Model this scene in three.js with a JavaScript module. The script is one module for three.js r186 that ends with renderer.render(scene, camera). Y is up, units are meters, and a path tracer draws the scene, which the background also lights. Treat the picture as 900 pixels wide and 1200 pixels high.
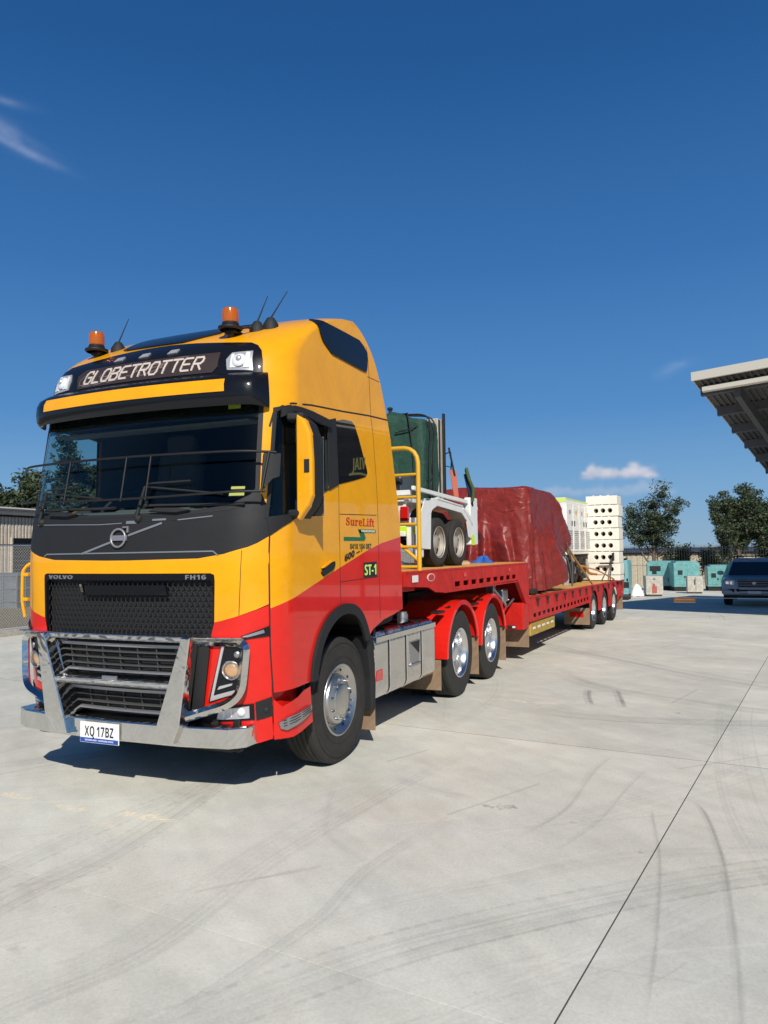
import * as THREE from 'three';
import { RoundedBoxGeometry } from 'three/addons/geometries/RoundedBoxGeometry.js';
import { TextGeometry } from 'three/addons/geometries/TextGeometry.js';
import { FontLoader } from 'three/addons/loaders/FontLoader.js';
import { mergeGeometries, mergeVertices, toCreasedNormals } from 'three/addons/utils/BufferGeometryUtils.js';
import { ImprovedNoise } from 'three/addons/math/ImprovedNoise.js';

// ---------------------------------------------------------------- camera, sky, sun, exposure
const scene = new THREE.Scene();
const camera = new THREE.PerspectiveCamera(67.34, 0.75, 0.1, 3000);
camera.rotation.order = 'YXZ';
camera.position.set(4.191, 1.784, 5.890);
camera.rotation.set(0.050, 0.413, -0.014);

const SUN = new THREE.Vector3(0.68, 1.0, 1.18).normalize();
const NZ = new ImprovedNoise();
const fbm = (x, y, z, o = 4) => { let s = 0, a = 0.5; for (let i = 0; i < o; i++) { s += a * NZ.noise(x, y, z); x *= 2.03; y *= 2.03; z *= 2.03; a *= 0.5; } return s; };
const clamp = (v, a = 0, b = 1) => Math.min(b, Math.max(a, v));
const sst = (a, b, v) => { const t = clamp((v - a) / (b - a)); return t * t * (3 - 2 * t); };
const lerp = (a, b, t) => a + (b - a) * t;

function skyTexture() {
  const W = 2048, H = 1024, d = new Float32Array(W * H * 4);
  // colours by elevation (linear), from the horizon up
  const K = [[-90, .20, .22, .24], [-3, .26, .32, .36], [0, .29, .44, .59], [4, .195, .39, .63], [10, .092, .265, .565], [20, .044, .168, .435], [32, .020, .103, .305], [45, .0115, .064, .212], [60, .0095, .050, .150], [90, .008, .044, .135]];
  for (let j = 0; j < H; j++) {
    const v = (j + 0.5) / H, el = (v - 0.5) * 180, ce = Math.cos(el * Math.PI / 180), se = Math.sin(el * Math.PI / 180);
    let k = 0; while (k < K.length - 2 && el > K[k + 1][0]) k++;
    const t = clamp((el - K[k][0]) / (K[k + 1][0] - K[k][0]));
    for (let i = 0; i < W; i++) {
      const phi = ((i + 0.5) / W - 0.5) * 2 * Math.PI, x = Math.cos(phi) * ce, z = Math.sin(phi) * ce;
      let r = lerp(K[k][1], K[k + 1][1], t), g = lerp(K[k][2], K[k + 1][2], t), b = lerp(K[k][3], K[k + 1][3], t);
      const c = x * SUN.x + se * SUN.y + z * SUN.z, glow = 0.16 * Math.pow(Math.max(c, 0), 10) + 0.35 * Math.pow(Math.max(c, 0), 90);
      r += glow; g += glow * 1.02; b += glow * 1.05;
      if (el > -2) {
        // small fair-weather cumulus, low, plus thin wisps
        const az = Math.atan2(x, -z) * 180 / Math.PI;
        const puff = (a0, e0, w, h, dens, seed) => {
          let da = az - a0; da = ((da + 540) % 360) - 180; const de = el - e0;
          if (Math.abs(da) > w * 1.6 || Math.abs(de) > h * 2.5) return;
          const n = fbm(da * 1.25 + seed, de * 2.3, seed, 5), m = fbm(da * .45 + seed, 3.1, seed, 3);
          const top = h * (0.55 + 1.5 * m + 0.55 * Math.exp(-((da - w * .42) ** 2) / (w * w * .08)) + 0.3 * Math.exp(-((da + w * .35) ** 2) / (w * w * .1))), e = 1 - (da / w) ** 2;
          const a = sst(-.12, .25, e + n * .8) * sst(-h * .42, -h * .12, de + n * h * .35) * (1 - sst(top * .55, top, de + n * h * 1.1)) * dens;
          if (a <= 0) return;
          const sh = clamp(0.45 + de / h * 0.5 + n * 1.0);
          r = lerp(r, lerp(.36, .74, sh), a); g = lerp(g, lerp(.42, .72, sh), a); b = lerp(b, lerp(.58, .76, sh), a);
        };
        puff(-6.8, 5.15, 2.75, 0.72, .95, 7.3);
        puff(-7.6, 3.9, 5.0, 0.6, .30, 17.1);
        puff(61, 6, 5, 1.1, .8, 31.7); puff(-118, 7, 6, 1.2, .8, 3.9); puff(140, 5.5, 7, 1.3, .85, 45.2);
        const wisp = (a0, e0, w, h, tilt, dens, seed) => {
          let da = az - a0; da = ((da + 540) % 360) - 180; if (Math.abs(da) > w * 1.5) return; const de = el - e0 - da * tilt;
          if (Math.abs(de) > h * 3) return;
          const n = 0.5 + fbm(da * .35 + seed, de * 2.2, seed, 5) * 1.5, a = clamp(Math.exp(-((da / w) ** 2) * 1.8 - ((de / h) ** 2)) * n) * dens;
          r = lerp(r, .50, a); g = lerp(g, .58, a); b = lerp(b, .78, a);
        };
        wisp(-50.6, 26.9, 3.4, .60, -.28, .33, 2.2); wisp(-49.6, 26.2, 3.6, .22, -.28, .40, 8.8); wisp(-50.6, 28.6, 2.2, .22, -.06, .32, 5.1);
        wisp(-2.2, 12.6, 1.3, .22, .12, .30, 12.4); wisp(-3.2, 12.0, 1.0, .3, .1, .2, 15.4);
        wisp(150, 35, 12, 1.2, .1, .4, 25.1); wisp(-140, 30, 14, 1.5, -.1, .4, 29.1);
      }
      const p = (j * W + i) * 4; d[p] = r; d[p + 1] = g; d[p + 2] = b; d[p + 3] = 1;
    }
  }
  const tx = new THREE.DataTexture(d, W, H, THREE.RGBAFormat, THREE.FloatType);
  tx.mapping = THREE.EquirectangularReflectionMapping; tx.magFilter = tx.minFilter = THREE.LinearFilter; tx.needsUpdate = true;
  return tx;
}
scene.background = skyTexture();
scene.environment = scene.background;

const sun = new THREE.DirectionalLight(new THREE.Color().setRGB(1, 0.955, 0.88), 4.6);
sun.position.copy(SUN).multiplyScalar(80); sun.target.position.set(0, 0, -10);
sun.position.add(sun.target.position);
sun.castShadow = true; sun.shadow.mapSize.set(4096, 4096);
Object.assign(sun.shadow.camera, { left: -40, right: 40, top: 40, bottom: -40, near: 1, far: 200 });
scene.add(sun, sun.target);

const renderer = new THREE.WebGLRenderer({ antialias: true });
renderer.toneMapping = THREE.LinearToneMapping;
renderer.toneMappingExposure = 1.0;
renderer.shadowMap.enabled = true;

// ---------------------------------------------------------------- helpers
let seed0 = 12345;
const rnd = () => { seed0 = (seed0 + 0x6d2b79f5) | 0; let t = Math.imul(seed0 ^ (seed0 >>> 15), 1 | seed0); t = (t + Math.imul(t ^ (t >>> 7), 61 | t)) ^ t; return ((t ^ (t >>> 14)) >>> 0) / 4294967296; };
const rr = (a, b) => a + (b - a) * rnd();
const V = (x, y, z) => new THREE.Vector3(x, y, z);
const font = {};
for (const [k, f] of [['sb', 'droid_sans_bold'], ['sr', 'droid_sans_regular'], ['rb', 'droid_serif_bold']]) font[k] = await new FontLoader().loadAsync('fonts/droid/' + f + '.typeface.json');

function boxUV(g, s = 1) {
  const p = g.attributes.position, n = g.attributes.normal, uv = new Float32Array(p.count * 2);
  for (let i = 0; i < p.count; i++) {
    const ax = Math.abs(n.getX(i)), ay = Math.abs(n.getY(i)), az = Math.abs(n.getZ(i));
    let a, b; if (ax >= ay && ax >= az) { a = p.getZ(i); b = p.getY(i); } else if (ay >= az) { a = p.getX(i); b = p.getZ(i); } else { a = p.getX(i); b = p.getY(i); }
    uv[2 * i] = a * s; uv[2 * i + 1] = b * s;
  }
  g.setAttribute('uv', new THREE.BufferAttribute(uv, 2)); return g;
}
function flat(g, keepUV) {
  let q = g.index ? g.toNonIndexed() : g;
  for (const k of Object.keys(q.attributes)) if (!['position', 'normal', 'uv'].includes(k)) q.deleteAttribute(k);
  if (!q.attributes.normal) q.computeVertexNormals();
  if (!keepUV || !q.attributes.uv) boxUV(q);
  q.clearGroups(); q.morphAttributes = {};
  return q;
}
function merged(geos, keepUV) { const L = [].concat(geos).flat(9).filter(Boolean).map((g) => flat(g, keepUV)); return L.length === 1 ? L[0] : mergeGeometries(L, false); }
function part(name, geos, mat, parent, keepUV) {
  const g = geos.isBufferGeometry && geos.userData.done ? geos : merged(geos, keepUV); g.userData.done = true;
  const m = new THREE.Mesh(g, mat); m.name = name; m.castShadow = m.receiveShadow = true; parent.add(m); return m;
}
const used = {};
function numbered(n) { const k = used[n] || 0; used[n] = k + 1; return k ? n + '_' + String(k).padStart(3, '0') : n; }
function thing(name, label, category, pos = [0, 0, 0], turn = 0, group) {
  const o = new THREE.Group(); o.name = numbered(name); o.position.set(...pos); o.rotation.y = turn; o.userData = { label, category };
  if (group) o.userData.group = group; scene.add(o); return o;
}
function dup(src, label, pos, turn, group) {
  const o = src.clone(); o.name = numbered(src.name.replace(/_\d{3}$/, '')); o.position.set(...pos); o.rotation.y = turn; o.userData = { ...src.userData, label };
  if (group) o.userData.group = group; scene.add(o); return o;
}
function struct(name, geos, mat, keepUV) { const m = part(numbered(name), geos, mat, scene, keepUV); m.userData.kind = 'structure'; return m; }
const each = (n, list, m, p, k) => list.map((g) => part(n, g, m, p, k));
const stuff = (m) => { m.userData.kind = 'stuff'; return m; };

const bx = (w, h, d, x = 0, y = 0, z = 0, r = 0.008, rot) => {
  const q = Math.min(r, w / 2.01, h / 2.01, d / 2.01), g = r > 0 ? new RoundedBoxGeometry(w, h, d, 1, q) : new THREE.BoxGeometry(w, h, d);
  if (rot) { g.rotateX(rot[0]); g.rotateY(rot[1]); g.rotateZ(rot[2]); } return g.translate(x, y, z);
};
function rod(a, b, r, r2 = r, seg = 8) {
  const A = V(...a), B = V(...b), d = B.clone().sub(A), L = d.length(), g = new THREE.CylinderGeometry(r2, r, L, seg, 1);
  g.applyQuaternion(new THREE.Quaternion().setFromUnitVectors(V(0, 1, 0), d.normalize())); const c = A.add(B).multiplyScalar(.5); return g.translate(c.x, c.y, c.z);
}
function path(pts, bend) {
  const P = pts.map((p) => V(...p)), cp = new THREE.CurvePath(); let last = P[0];
  for (let i = 1; i < P.length - 1; i++) {
    const a = P[i].clone().add(P[i - 1].clone().sub(P[i]).setLength(Math.min(bend, P[i].distanceTo(P[i - 1]) * .49))), b = P[i].clone().add(P[i + 1].clone().sub(P[i]).setLength(Math.min(bend, P[i].distanceTo(P[i + 1]) * .49)));
    cp.add(new THREE.LineCurve3(last, a)); cp.add(new THREE.QuadraticBezierCurve3(a, P[i], b)); last = b;
  }
  cp.add(new THREE.LineCurve3(last, P[P.length - 1])); return cp;
}
const bent = (pts, r, bend = .1, seg = 40, rad = 8) => new THREE.TubeGeometry(path(pts, bend), seg, r, rad);
const cable = (pts, r, seg = 30, rad = 6) => new THREE.TubeGeometry(new THREE.CatmullRomCurve3(pts.map((p) => V(...p))), seg, r, rad);
const disc = (r, h, x, y, z, axis = 'y', seg = 20, r2 = r) => { const g = new THREE.CylinderGeometry(r2, r, h, seg); if (axis === 'x') g.rotateZ(-Math.PI / 2); if (axis === 'z') g.rotateX(Math.PI / 2); return g.translate(x, y, z); };
function latheX(pts, seg = 40, a0 = 0, a1 = Math.PI * 2) { // [radius, x]; axis along +x
  const g = new THREE.LatheGeometry(pts.map(([r, x]) => new THREE.Vector2(Math.max(r, 1e-4), x)), seg, a0, a1); g.rotateZ(-Math.PI / 2); return g;
}
const lathe = (pts, seg = 24, x = 0, y = 0, z = 0) => new THREE.LatheGeometry(pts.map(([r, h]) => new THREE.Vector2(Math.max(r, 1e-4), h)), seg).translate(x, y, z);
function shp(pts, holes = []) { const s = new THREE.Shape(pts.map((p) => new THREE.Vector2(...p))); for (const h of holes) s.holes.push(new THREE.Path(h.map((p) => new THREE.Vector2(...p)))); return s; }
function ext(pts, depth, o = {}) { return new THREE.ExtrudeGeometry(shp(pts, o.holes), { depth: depth - 2 * (o.bevel || 0), bevelEnabled: !!o.bevel, bevelSize: o.bevel || 0, bevelThickness: o.bevel || 0, bevelSegments: 1, bevelOffset: -(o.bevel || 0), curveSegments: 6 }).translate(0, 0, o.bevel || 0); }
// a polygon of [z, y] points: a slab from x0 inward (towards -x) by depth
function side(pts, x0, depth, o = {}) {
  const g = ext(pts, depth, o), m = new THREE.Matrix4().makeBasis(V(0, 0, 1), V(0, 1, 0), V(-1, 0, 0)); g.applyMatrix4(m); return g.translate(x0, 0, 0);
}
const mirrorX = (g) => { const q = g.clone().applyMatrix4(new THREE.Matrix4().makeScale(-1, 1, 1)); const f = flat(q, true), p = f.attributes; for (const k of Object.keys(p)) { const a = p[k], s = a.itemSize, A = a.array; for (let t = 0; t < a.count; t += 3) for (let c = 0; c < s; c++) { const i = (t + 1) * s + c, j = (t + 2) * s + c, v = A[i]; A[i] = A[j]; A[j] = v; } } return f; };
const sm = (P, n = 3) => new THREE.CatmullRomCurve3(P.map(([a, b]) => new THREE.Vector3(a, b, 0)), false, 'centripetal').getPoints((P.length - 1) * n).map((p) => [p.x, p.y]);
const both = (gs) => [].concat(gs).flat(9).flatMap((g) => [g, mirrorX(g)]);

// ---------------------------------------------------------------- textures and materials
function noiseTex(n, f, o = {}) {
  const d = new Uint8Array(n * n * 4);
  for (let j = 0; j < n; j++) for (let i = 0; i < n; i++) { const v = f(i / n, j / n, i, j), p = (j * n + i) * 4; const c = Array.isArray(v) ? v : [v, v, v]; for (let k = 0; k < 3; k++) d[p + k] = clamp(c[k]) * 255; d[p + 3] = 255; }
  const t = new THREE.DataTexture(d, n, n); t.wrapS = t.wrapT = THREE.RepeatWrapping; t.magFilter = THREE.LinearFilter; t.minFilter = THREE.LinearMipmapLinearFilter; t.generateMipmaps = true;
  if (o.srgb) t.colorSpace = THREE.SRGBColorSpace; t.repeat.set(o.rep || 1, o.rep || 1); t.needsUpdate = true; return t;
}
// seamless noise on a torus
const tor = (u, v, f, s, o = 4) => { const a = u * 2 * Math.PI, b = v * 2 * Math.PI; return fbm(Math.cos(a) * f + s, Math.sin(a) * f + Math.cos(b) * f * .9 + s * 1.7, Math.sin(b) * f, o); };
const T = {};
T.rough = noiseTex(256, (u, v) => .5 + .5 * tor(u, v, 2.2, 3.3, 5), { rep: .8 });
T.grime = noiseTex(512, (u, v) => { const a = .975 + .06 * tor(u, v, 1.3, 9.1, 5) - .05 * Math.max(0, tor(u, v, 4.5, 2.1, 4)); return [a, a * .997, a * .99]; }, { rep: .55, srgb: true });
T.dust = noiseTex(256, (u, v) => { const a = .92 + .22 * tor(u, v, 1.6, 5.1, 5); return [a, a * .98, a * .95]; }, { rep: .9, srgb: true });
T.fine = noiseTex(256, (u, v) => .5 + .9 * tor(u, v, 7, 1.1, 3), { rep: 2.2 });
T.wave = noiseTex(256, (u, v) => .5 + .6 * tor(u, v, 1.5, 8.3, 2), { rep: 1.6 });
{ // cloth creases: sharp folds meeting at random points, as height
  const n = 512, h = new Float32Array(n * n); const R0 = () => rnd();
  for (let k = 0; k < 170; k++) { const x = R0() * n, y = R0() * n, a = R0() < .6 ? Math.PI / 2 + (R0() - .5) * .8 : R0() * 6.3, L = (20 + R0() * 130), w = 2 + R0() * 6, s = R0() < .65 ? 1 : -1, ca = Math.cos(a), sa = Math.sin(a), am = .25 + .75 * R0(); const m = Math.ceil(L / 2 + w * 3);
    for (let j = -m; j <= m; j++) for (let i = -m; i <= m; i++) { const p = i * ca + j * sa, q = -i * sa + j * ca, e = 1 - Math.abs(p) / (L / 2); if (e <= 0) continue; const t = Math.abs(q) / (w * (.5 + e)); if (t > 3) continue; const I = (((x + i) | 0) + n * 4) % n, J = (((y + j) | 0) + n * 4) % n; h[J * n + I] += s * am * Math.exp(-t * 1.3) * Math.min(1, e * 2.5) * w / 8; } }
  T.crease = noiseTex(n, (u, v, i, j) => .5 + .28 * h[j * n + i] + .10 * tor(u, v, 2.5, 6.6, 4)); T.crease.repeat.set(.5, .6);
}
const col = (r, g, b) => new THREE.Color().setRGB(r, g, b);
const std = (c, roughness, metalness = 0, o = {}) => new THREE.MeshStandardMaterial({ color: col(...c), roughness, metalness, side: THREE.DoubleSide, ...o });
const phy = (c, roughness, metalness = 0, o = {}) => new THREE.MeshPhysicalMaterial({ color: col(...c), roughness, metalness, side: THREE.DoubleSide, ...o });
const M = {
  yellow: phy([.88, .385, .004], .45, 0, { specularIntensity: .35, clearcoat: .6, clearcoatRoughness: .03, map: T.grime }),
  red: phy([.70, .014, .008], .45, 0, { specularIntensity: .3, clearcoat: .75, clearcoatRoughness: .03, map: T.grime }),
  trailerRed: phy([.62, .018, .012], .55, 0, { specularIntensity: .4, clearcoat: .2, clearcoatRoughness: .25, map: T.dust }),
  gloss: phy([.007, .0075, .010], .35, 0, { specularIntensity: .2, clearcoat: .5, clearcoatRoughness: .04 }),
  plastic: phy([.019, .0195, .021], .62, 0, { specularIntensity: .55, map: T.grime }),
  black: std([.012, .012, .013], .7),
  blackMetal: std([.010, .010, .011], .55, .1),
  chrome: std([.74, .73, .71], .10, 1, { map: T.grime, bumpMap: T.wave, bumpScale: .006 }),
  steel: std([.68, .67, .655], .12, 1, { map: T.grime, bumpMap: T.wave, bumpScale: .0025 }),
  rimSteel: std([.55, .545, .53], .34, 1, { map: T.grime }),
  alloy: std([.72, .72, .72], .24, 1),
  satin: std([.45, .45, .46], .4, 1), trimSilver: std([.30, .30, .31], .42, .55), lampSilver: std([.62, .62, .63], .30, .55),
  dark: std([.020, .019, .018], .85, 0, { map: T.dust }),
  rubber: std([.030, .029, .027], .85, 0, { map: T.dust, bumpMap: T.fine, bumpScale: .0015 }),
  flapTan: std([.30, .21, .14], .9, 0, { map: T.dust }),
  white: phy([.82, .82, .79], .4, 0, { clearcoat: .3, clearcoatRoughness: .2, map: T.grime }),
  cream: phy([.86, .82, .72], .55, 0, { map: T.grime }),
  hivis: std([.55, .80, .03], .5), limeFaded: std([.62, .76, .16], .55),
  lampRed: phy([.55, .012, .008], .2, 0, { clearcoat: 1 }),
  lampClear: phy([.75, .75, .74], .12, .0, { clearcoat: 1, clearcoatRoughness: .03 }),
  reflector: std([.85, .85, .84], .12, 1),
  amber: phy([.78, .20, .010], .15, 0, { clearcoat: .8, transmission: .5, thickness: 0 }),
  warm: phy([.75, .46, .24], .22, .55, { clearcoat: 1, clearcoatRoughness: .02 }),
  glassDark: phy([.008, .009, .012], .06, 0, { clearcoat: 1, clearcoatRoughness: .02 }),
  windscreen: phy([.74, .84, .80], .02, 0, { transmission: 1, thickness: 0, ior: 1.38 }),
  doorGlass: phy([.60, .70, .68], .02, 0, { transmission: 1, thickness: 0, ior: 1.42 }),
  seat: std([.085, .085, .088], .9),
  trim: std([.11, .11, .112], .85),
  deck: std([.76, .41, .10], .85, 0, { map: T.dust }),
  tyellow: phy([.74, .40, .02], .5, 0, { clearcoat: .3, map: T.grime }),
  green: std([.015, .070, .048], .75, 0, { map: T.dust, bumpMap: T.crease, bumpScale: .018 }),
  maroon: phy([.25, .028, .023], .42, 0, { specularIntensity: .8, map: T.dust, bumpMap: T.crease, bumpScale: .030 }),
  strap: std([.42, .25, .10], .9),
  teal: phy([.16, .43, .44], .45, 0, { clearcoat: .3, map: T.dust }),
};
// ---------------------------------------------------------------- the truck: cab surface S(u, y); u runs round the front from the centre line, y is height
// world axes: the truck's forward is +z, its left side (towards us) +x, the origin on the ground under the front axle
const ZF = [[.3, 1.22], [.7, 1.30], [1.1, 1.35], [1.75, 1.36], [2.0, 1.34], [2.25, 1.28], [2.9, 1.16], [3.1, 1.15], [3.25, 1.12], [3.36, 1.05], [3.43, .97], [3.5, .87], [3.6, .69], [3.7, .47], [3.8, .18], [3.88, -.12], [3.93, -.38], [3.96, -.6]];
const WK = [[.3, 1.0], [2.2, 1.0], [2.9, .988], [3.3, .962], [3.6, .94], [3.8, .905], [3.9, .875], [3.96, .84]];
function lut(y, K) { // monotone, softened a little at the knots
  const f = (q) => { if (q <= K[0][0]) return K[0][1]; for (let i = 1; i < K.length; i++) if (q <= K[i][0]) return lerp(K[i - 1][1], K[i][1], (q - K[i - 1][0]) / (K[i][0] - K[i - 1][0])); return K[K.length - 1][1]; };
  return y > 3.9 ? f(y) : (f(y - .03) + f(y) + f(y + .03)) / 3;
}
function S(u, y, out = new THREE.Vector3()) {
  const a = Math.abs(u); let x, z;
  if (a <= .93) { x = a; z = 1.36 - .09 * (a / .93) ** 2; }
  else if (a < 1.38) {
    const t = (a - .93) / .45, q = 1 - t, b0 = q * q * q, b1 = 3 * q * q * t, b2 = 3 * q * t * t, b3 = t * t * t;
    x = b0 * .93 + b1 * 1.10 + b2 * 1.25 + b3 * 1.25; z = b0 * 1.27 + b1 * 1.237 + b2 * 1.08 + b3 * .88;
  } else { x = 1.25; z = .88 - (a - 1.38); }
  if (z > -.6) z = -.6 + (z + .6) * (lut(y, ZF) + .6) / 1.96;
  return out.set(Math.sign(u) * x * lut(y, WK), y, z);
}
const _a = V(0, 0, 0), _b = V(0, 0, 0), _c = V(0, 0, 0), _d = V(0, 0, 0);
function Nrm(u, y) {
  const e = 4e-3, y1 = Math.min(y + e, 3.9599), y0 = y1 - 2 * e; S(u + e, y, _a); S(u - e, y, _b); S(u, y1, _c); S(u, y0, _d);
  return V(0, 0, 0).crossVectors(_a.sub(_b), _c.sub(_d)).normalize();
}
const on = (u, y, off = 0) => S(u, y).addScaledVector(Nrm(u, y), off);
function clipHalf(P, ax, lim, sg) {
  const R = [];
  for (let i = 0; i < P.length; i++) {
    const a = P[i], b = P[(i + 1) % P.length], da = (a[ax] - lim) * sg, db = (b[ax] - lim) * sg;
    if (da >= 0) R.push(a);
    if ((da > 0 && db < 0) || (da < 0 && db > 0)) { const t = da / (da - db); R.push([a[0] + (b[0] - a[0]) * t, a[1] + (b[1] - a[1]) * t]); }
  }
  return R;
}
// a panel: the polygon of [u, y] points laid on the cab surface, off metres proud of it
function panel(poly, off = 0, du = .06, dy = .06) {
  const pos = [], nor = [], uv = []; let u0 = Infinity, u1 = -Infinity, y0 = Infinity, y1 = -Infinity;
  for (const [u, y] of poly) { u0 = Math.min(u0, u); u1 = Math.max(u1, u); y0 = Math.min(y0, y); y1 = Math.max(y1, y); }
  const nrm = new Map();
  for (let i = Math.floor(u0 / du); i * du < u1; i++) {
    const strip = clipHalf(clipHalf(poly, 0, i * du, 1), 0, (i + 1) * du, -1); if (strip.length < 3) continue;
    for (let j = Math.floor(y0 / dy); j * dy < y1; j++) {
      const c = clipHalf(clipHalf(strip, 1, j * dy, 1), 1, (j + 1) * dy, -1); if (c.length < 3) continue;
      const vs = c.map((p) => new THREE.Vector2(...p)); if (Math.abs(THREE.ShapeUtils.area(vs)) < 1e-8) continue;
      const flip = THREE.ShapeUtils.isClockWise(vs); if (flip) { vs.reverse(); c.reverse(); }
      for (const f of THREE.ShapeUtils.triangulateShape(vs, [])) for (const k of f) {
        const [u, y] = c[k], n = Nrm(u, y), p = S(u, y).addScaledVector(n, off); pos.push(p.x, p.y, p.z); nor.push(n.x, n.y, n.z); uv.push(u, y);
      }
    }
  }
  const g = new THREE.BufferGeometry(); g.setAttribute('position', new THREE.Float32BufferAttribute(pos, 3)); g.setAttribute('normal', new THREE.Float32BufferAttribute(nor, 3)); g.setAttribute('uv', new THREE.Float32BufferAttribute(uv, 2));
  return g;
}
const mir = (P) => P.map(([u, y]) => [-u, y]).reverse();
// a raised slab: panel plus its edge walls
function slab(poly, off, thick, du, dy) {
  const g = [panel(poly, off + thick, du, dy)], pos = [];
  for (let i = 0; i < poly.length; i++) {
    const a = poly[i], b = poly[(i + 1) % poly.length], n = Math.max(1, Math.ceil(Math.hypot(a[0] - b[0], a[1] - b[1]) / .08));
    for (let k = 0; k < n; k++) {
      const p = [lerp(a[0], b[0], k / n), lerp(a[1], b[1], k / n)], q = [lerp(a[0], b[0], (k + 1) / n), lerp(a[1], b[1], (k + 1) / n)];
      const A = on(...p, off), B = on(...q, off), C = on(...q, off + thick), D = on(...p, off + thick);
      for (const v of [A, B, C, A, C, D]) pos.push(v.x, v.y, v.z);
    }
  }
  const w = new THREE.BufferGeometry(); w.setAttribute('position', new THREE.Float32BufferAttribute(pos, 3)); w.computeVertexNormals(); g.push(w); return g;
}
// a thin line (panel gap, chrome strip) along [u, y] points
function line(pts, w, off = .0012) {
  const gs = [];
  for (let i = 0; i + 1 < pts.length; i++) {
    const [a, b] = [pts[i], pts[i + 1]], L = Math.hypot(b[0] - a[0], b[1] - a[1]), nx = -(b[1] - a[1]) / L * w / 2, ny = (b[0] - a[0]) / L * w / 2;
    gs.push(panel([[a[0] + nx, a[1] + ny], [b[0] + nx, b[1] + ny], [b[0] - nx, b[1] - ny], [a[0] - nx, a[1] - ny]], off, .12, .12));
  }
  return gs;
}
// lettering laid on the cab surface: a(x, y) of the glyph turns to u, y
function letters(str, f, u, y, h, width, off, depth, shear = 0, slope = 0, dir = 1) {
  const g = new TextGeometry(str, { font: f, size: 1, depth: 1, curveSegments: 3, bevelEnabled: false }); g.computeBoundingBox();
  const b = g.boundingBox, sx = width / (b.max.x - b.min.x), sy = h / (b.max.y - b.min.y), q = g.index ? g.toNonIndexed() : g, p = q.attributes.position;
  for (let i = 0; i < p.count; i++) {
    const yy = (p.getY(i) - b.min.y) * sy, xx = (p.getX(i) - b.min.x) * sx + yy * shear, w = on(u + dir * xx, y + yy + xx * slope, off + p.getZ(i) * depth); p.setXYZ(i, w.x, w.y, w.z);
  }
  q.computeVertexNormals(); return q;
}
function dome(u, y, r, h, off = 0, seg = 16) { // small round boss standing on the surface
  const g = new THREE.SphereGeometry(1, seg, 8, 0, Math.PI * 2, 0, Math.PI / 2); g.scale(r, h, r);
  g.applyQuaternion(new THREE.Quaternion().setFromUnitVectors(V(0, 1, 0), Nrm(u, y))); const p = on(u, y, off); return g.translate(p.x, p.y, p.z);
}

const truck = thing('semi_truck', 'yellow and red prime mover with polished bull bar parked on the concrete', 'truck');

// outlines, [u, y] on the left side
const YR = [[1.187, 1.375], [1.34, 1.428], [1.649, 1.513], [2.146, 1.646], [2.4, 1.711], [2.684, 1.785], [3.0, 1.852], [3.48, 1.918]];
const BELT = [[1.187, 1.902], [1.269, 1.965], [1.461, 2.08], [1.60, 2.158], [1.80, 2.25], [1.95, 2.303], [2.091, 2.340]];
const WIN = [[1.914, 2.300], [1.925, 2.39], [1.885, 2.85], [1.685, 2.875], [1.529, 2.887], [1.275, 2.893], [1.17, 2.855], [1.165, 2.04]];
const FRONT = [[1.165, 1.892], [1.10, 1.895], [1.09, 2.18], [1.083, 2.46], [1.072, 2.90], [1.087, 3.11], [1.082, 3.24], [1.06, 3.32], [1.02, 3.37], [.962, 3.40], [.84, 3.415], [.68, 3.432], [.40, 3.463], [.125, 3.482]];
const rear = [[3.48, 1.918], [3.46, 2.1], [3.38, 2.5], [3.26, 3.06], [3.17, 3.4], [3.04, 3.7], [2.93, 3.86], [2.86, 3.96]];
const bodyHalf = [[2.146, 1.646], [2.4, 1.711], [2.684, 1.785], [3.0, 1.852], ...rear];
const inner = [[2.14, 1.9], [2.091, 2.340], [1.95, 2.303], ...WIN, ...FRONT];
// order: left half up its rear edge, over the roof, down the right rear edge, then back along the right inner edge and the left one
const right = (P) => P.map(([u, y]) => [-u, y]);
const BODY = [...bodyHalf, ...right([...bodyHalf].reverse()), ...right(inner), ...[...inner].reverse()];
const cab = part('cab_body', panel(BODY, 0), M.yellow, truck, true);
part('cab_lining', panel(BODY, -.035, .12, .12), M.trim, truck, true);
part('rear_wall', ext([[-1.2, .95], [1.2, .95], [1.2, 2.9], [1.12, 3.6], [1.0, 3.86], [-1.0, 3.86], [-1.12, 3.6], [-1.2, 2.9]], .05).translate(0, 0, -.70), M.plastic, truck);

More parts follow.
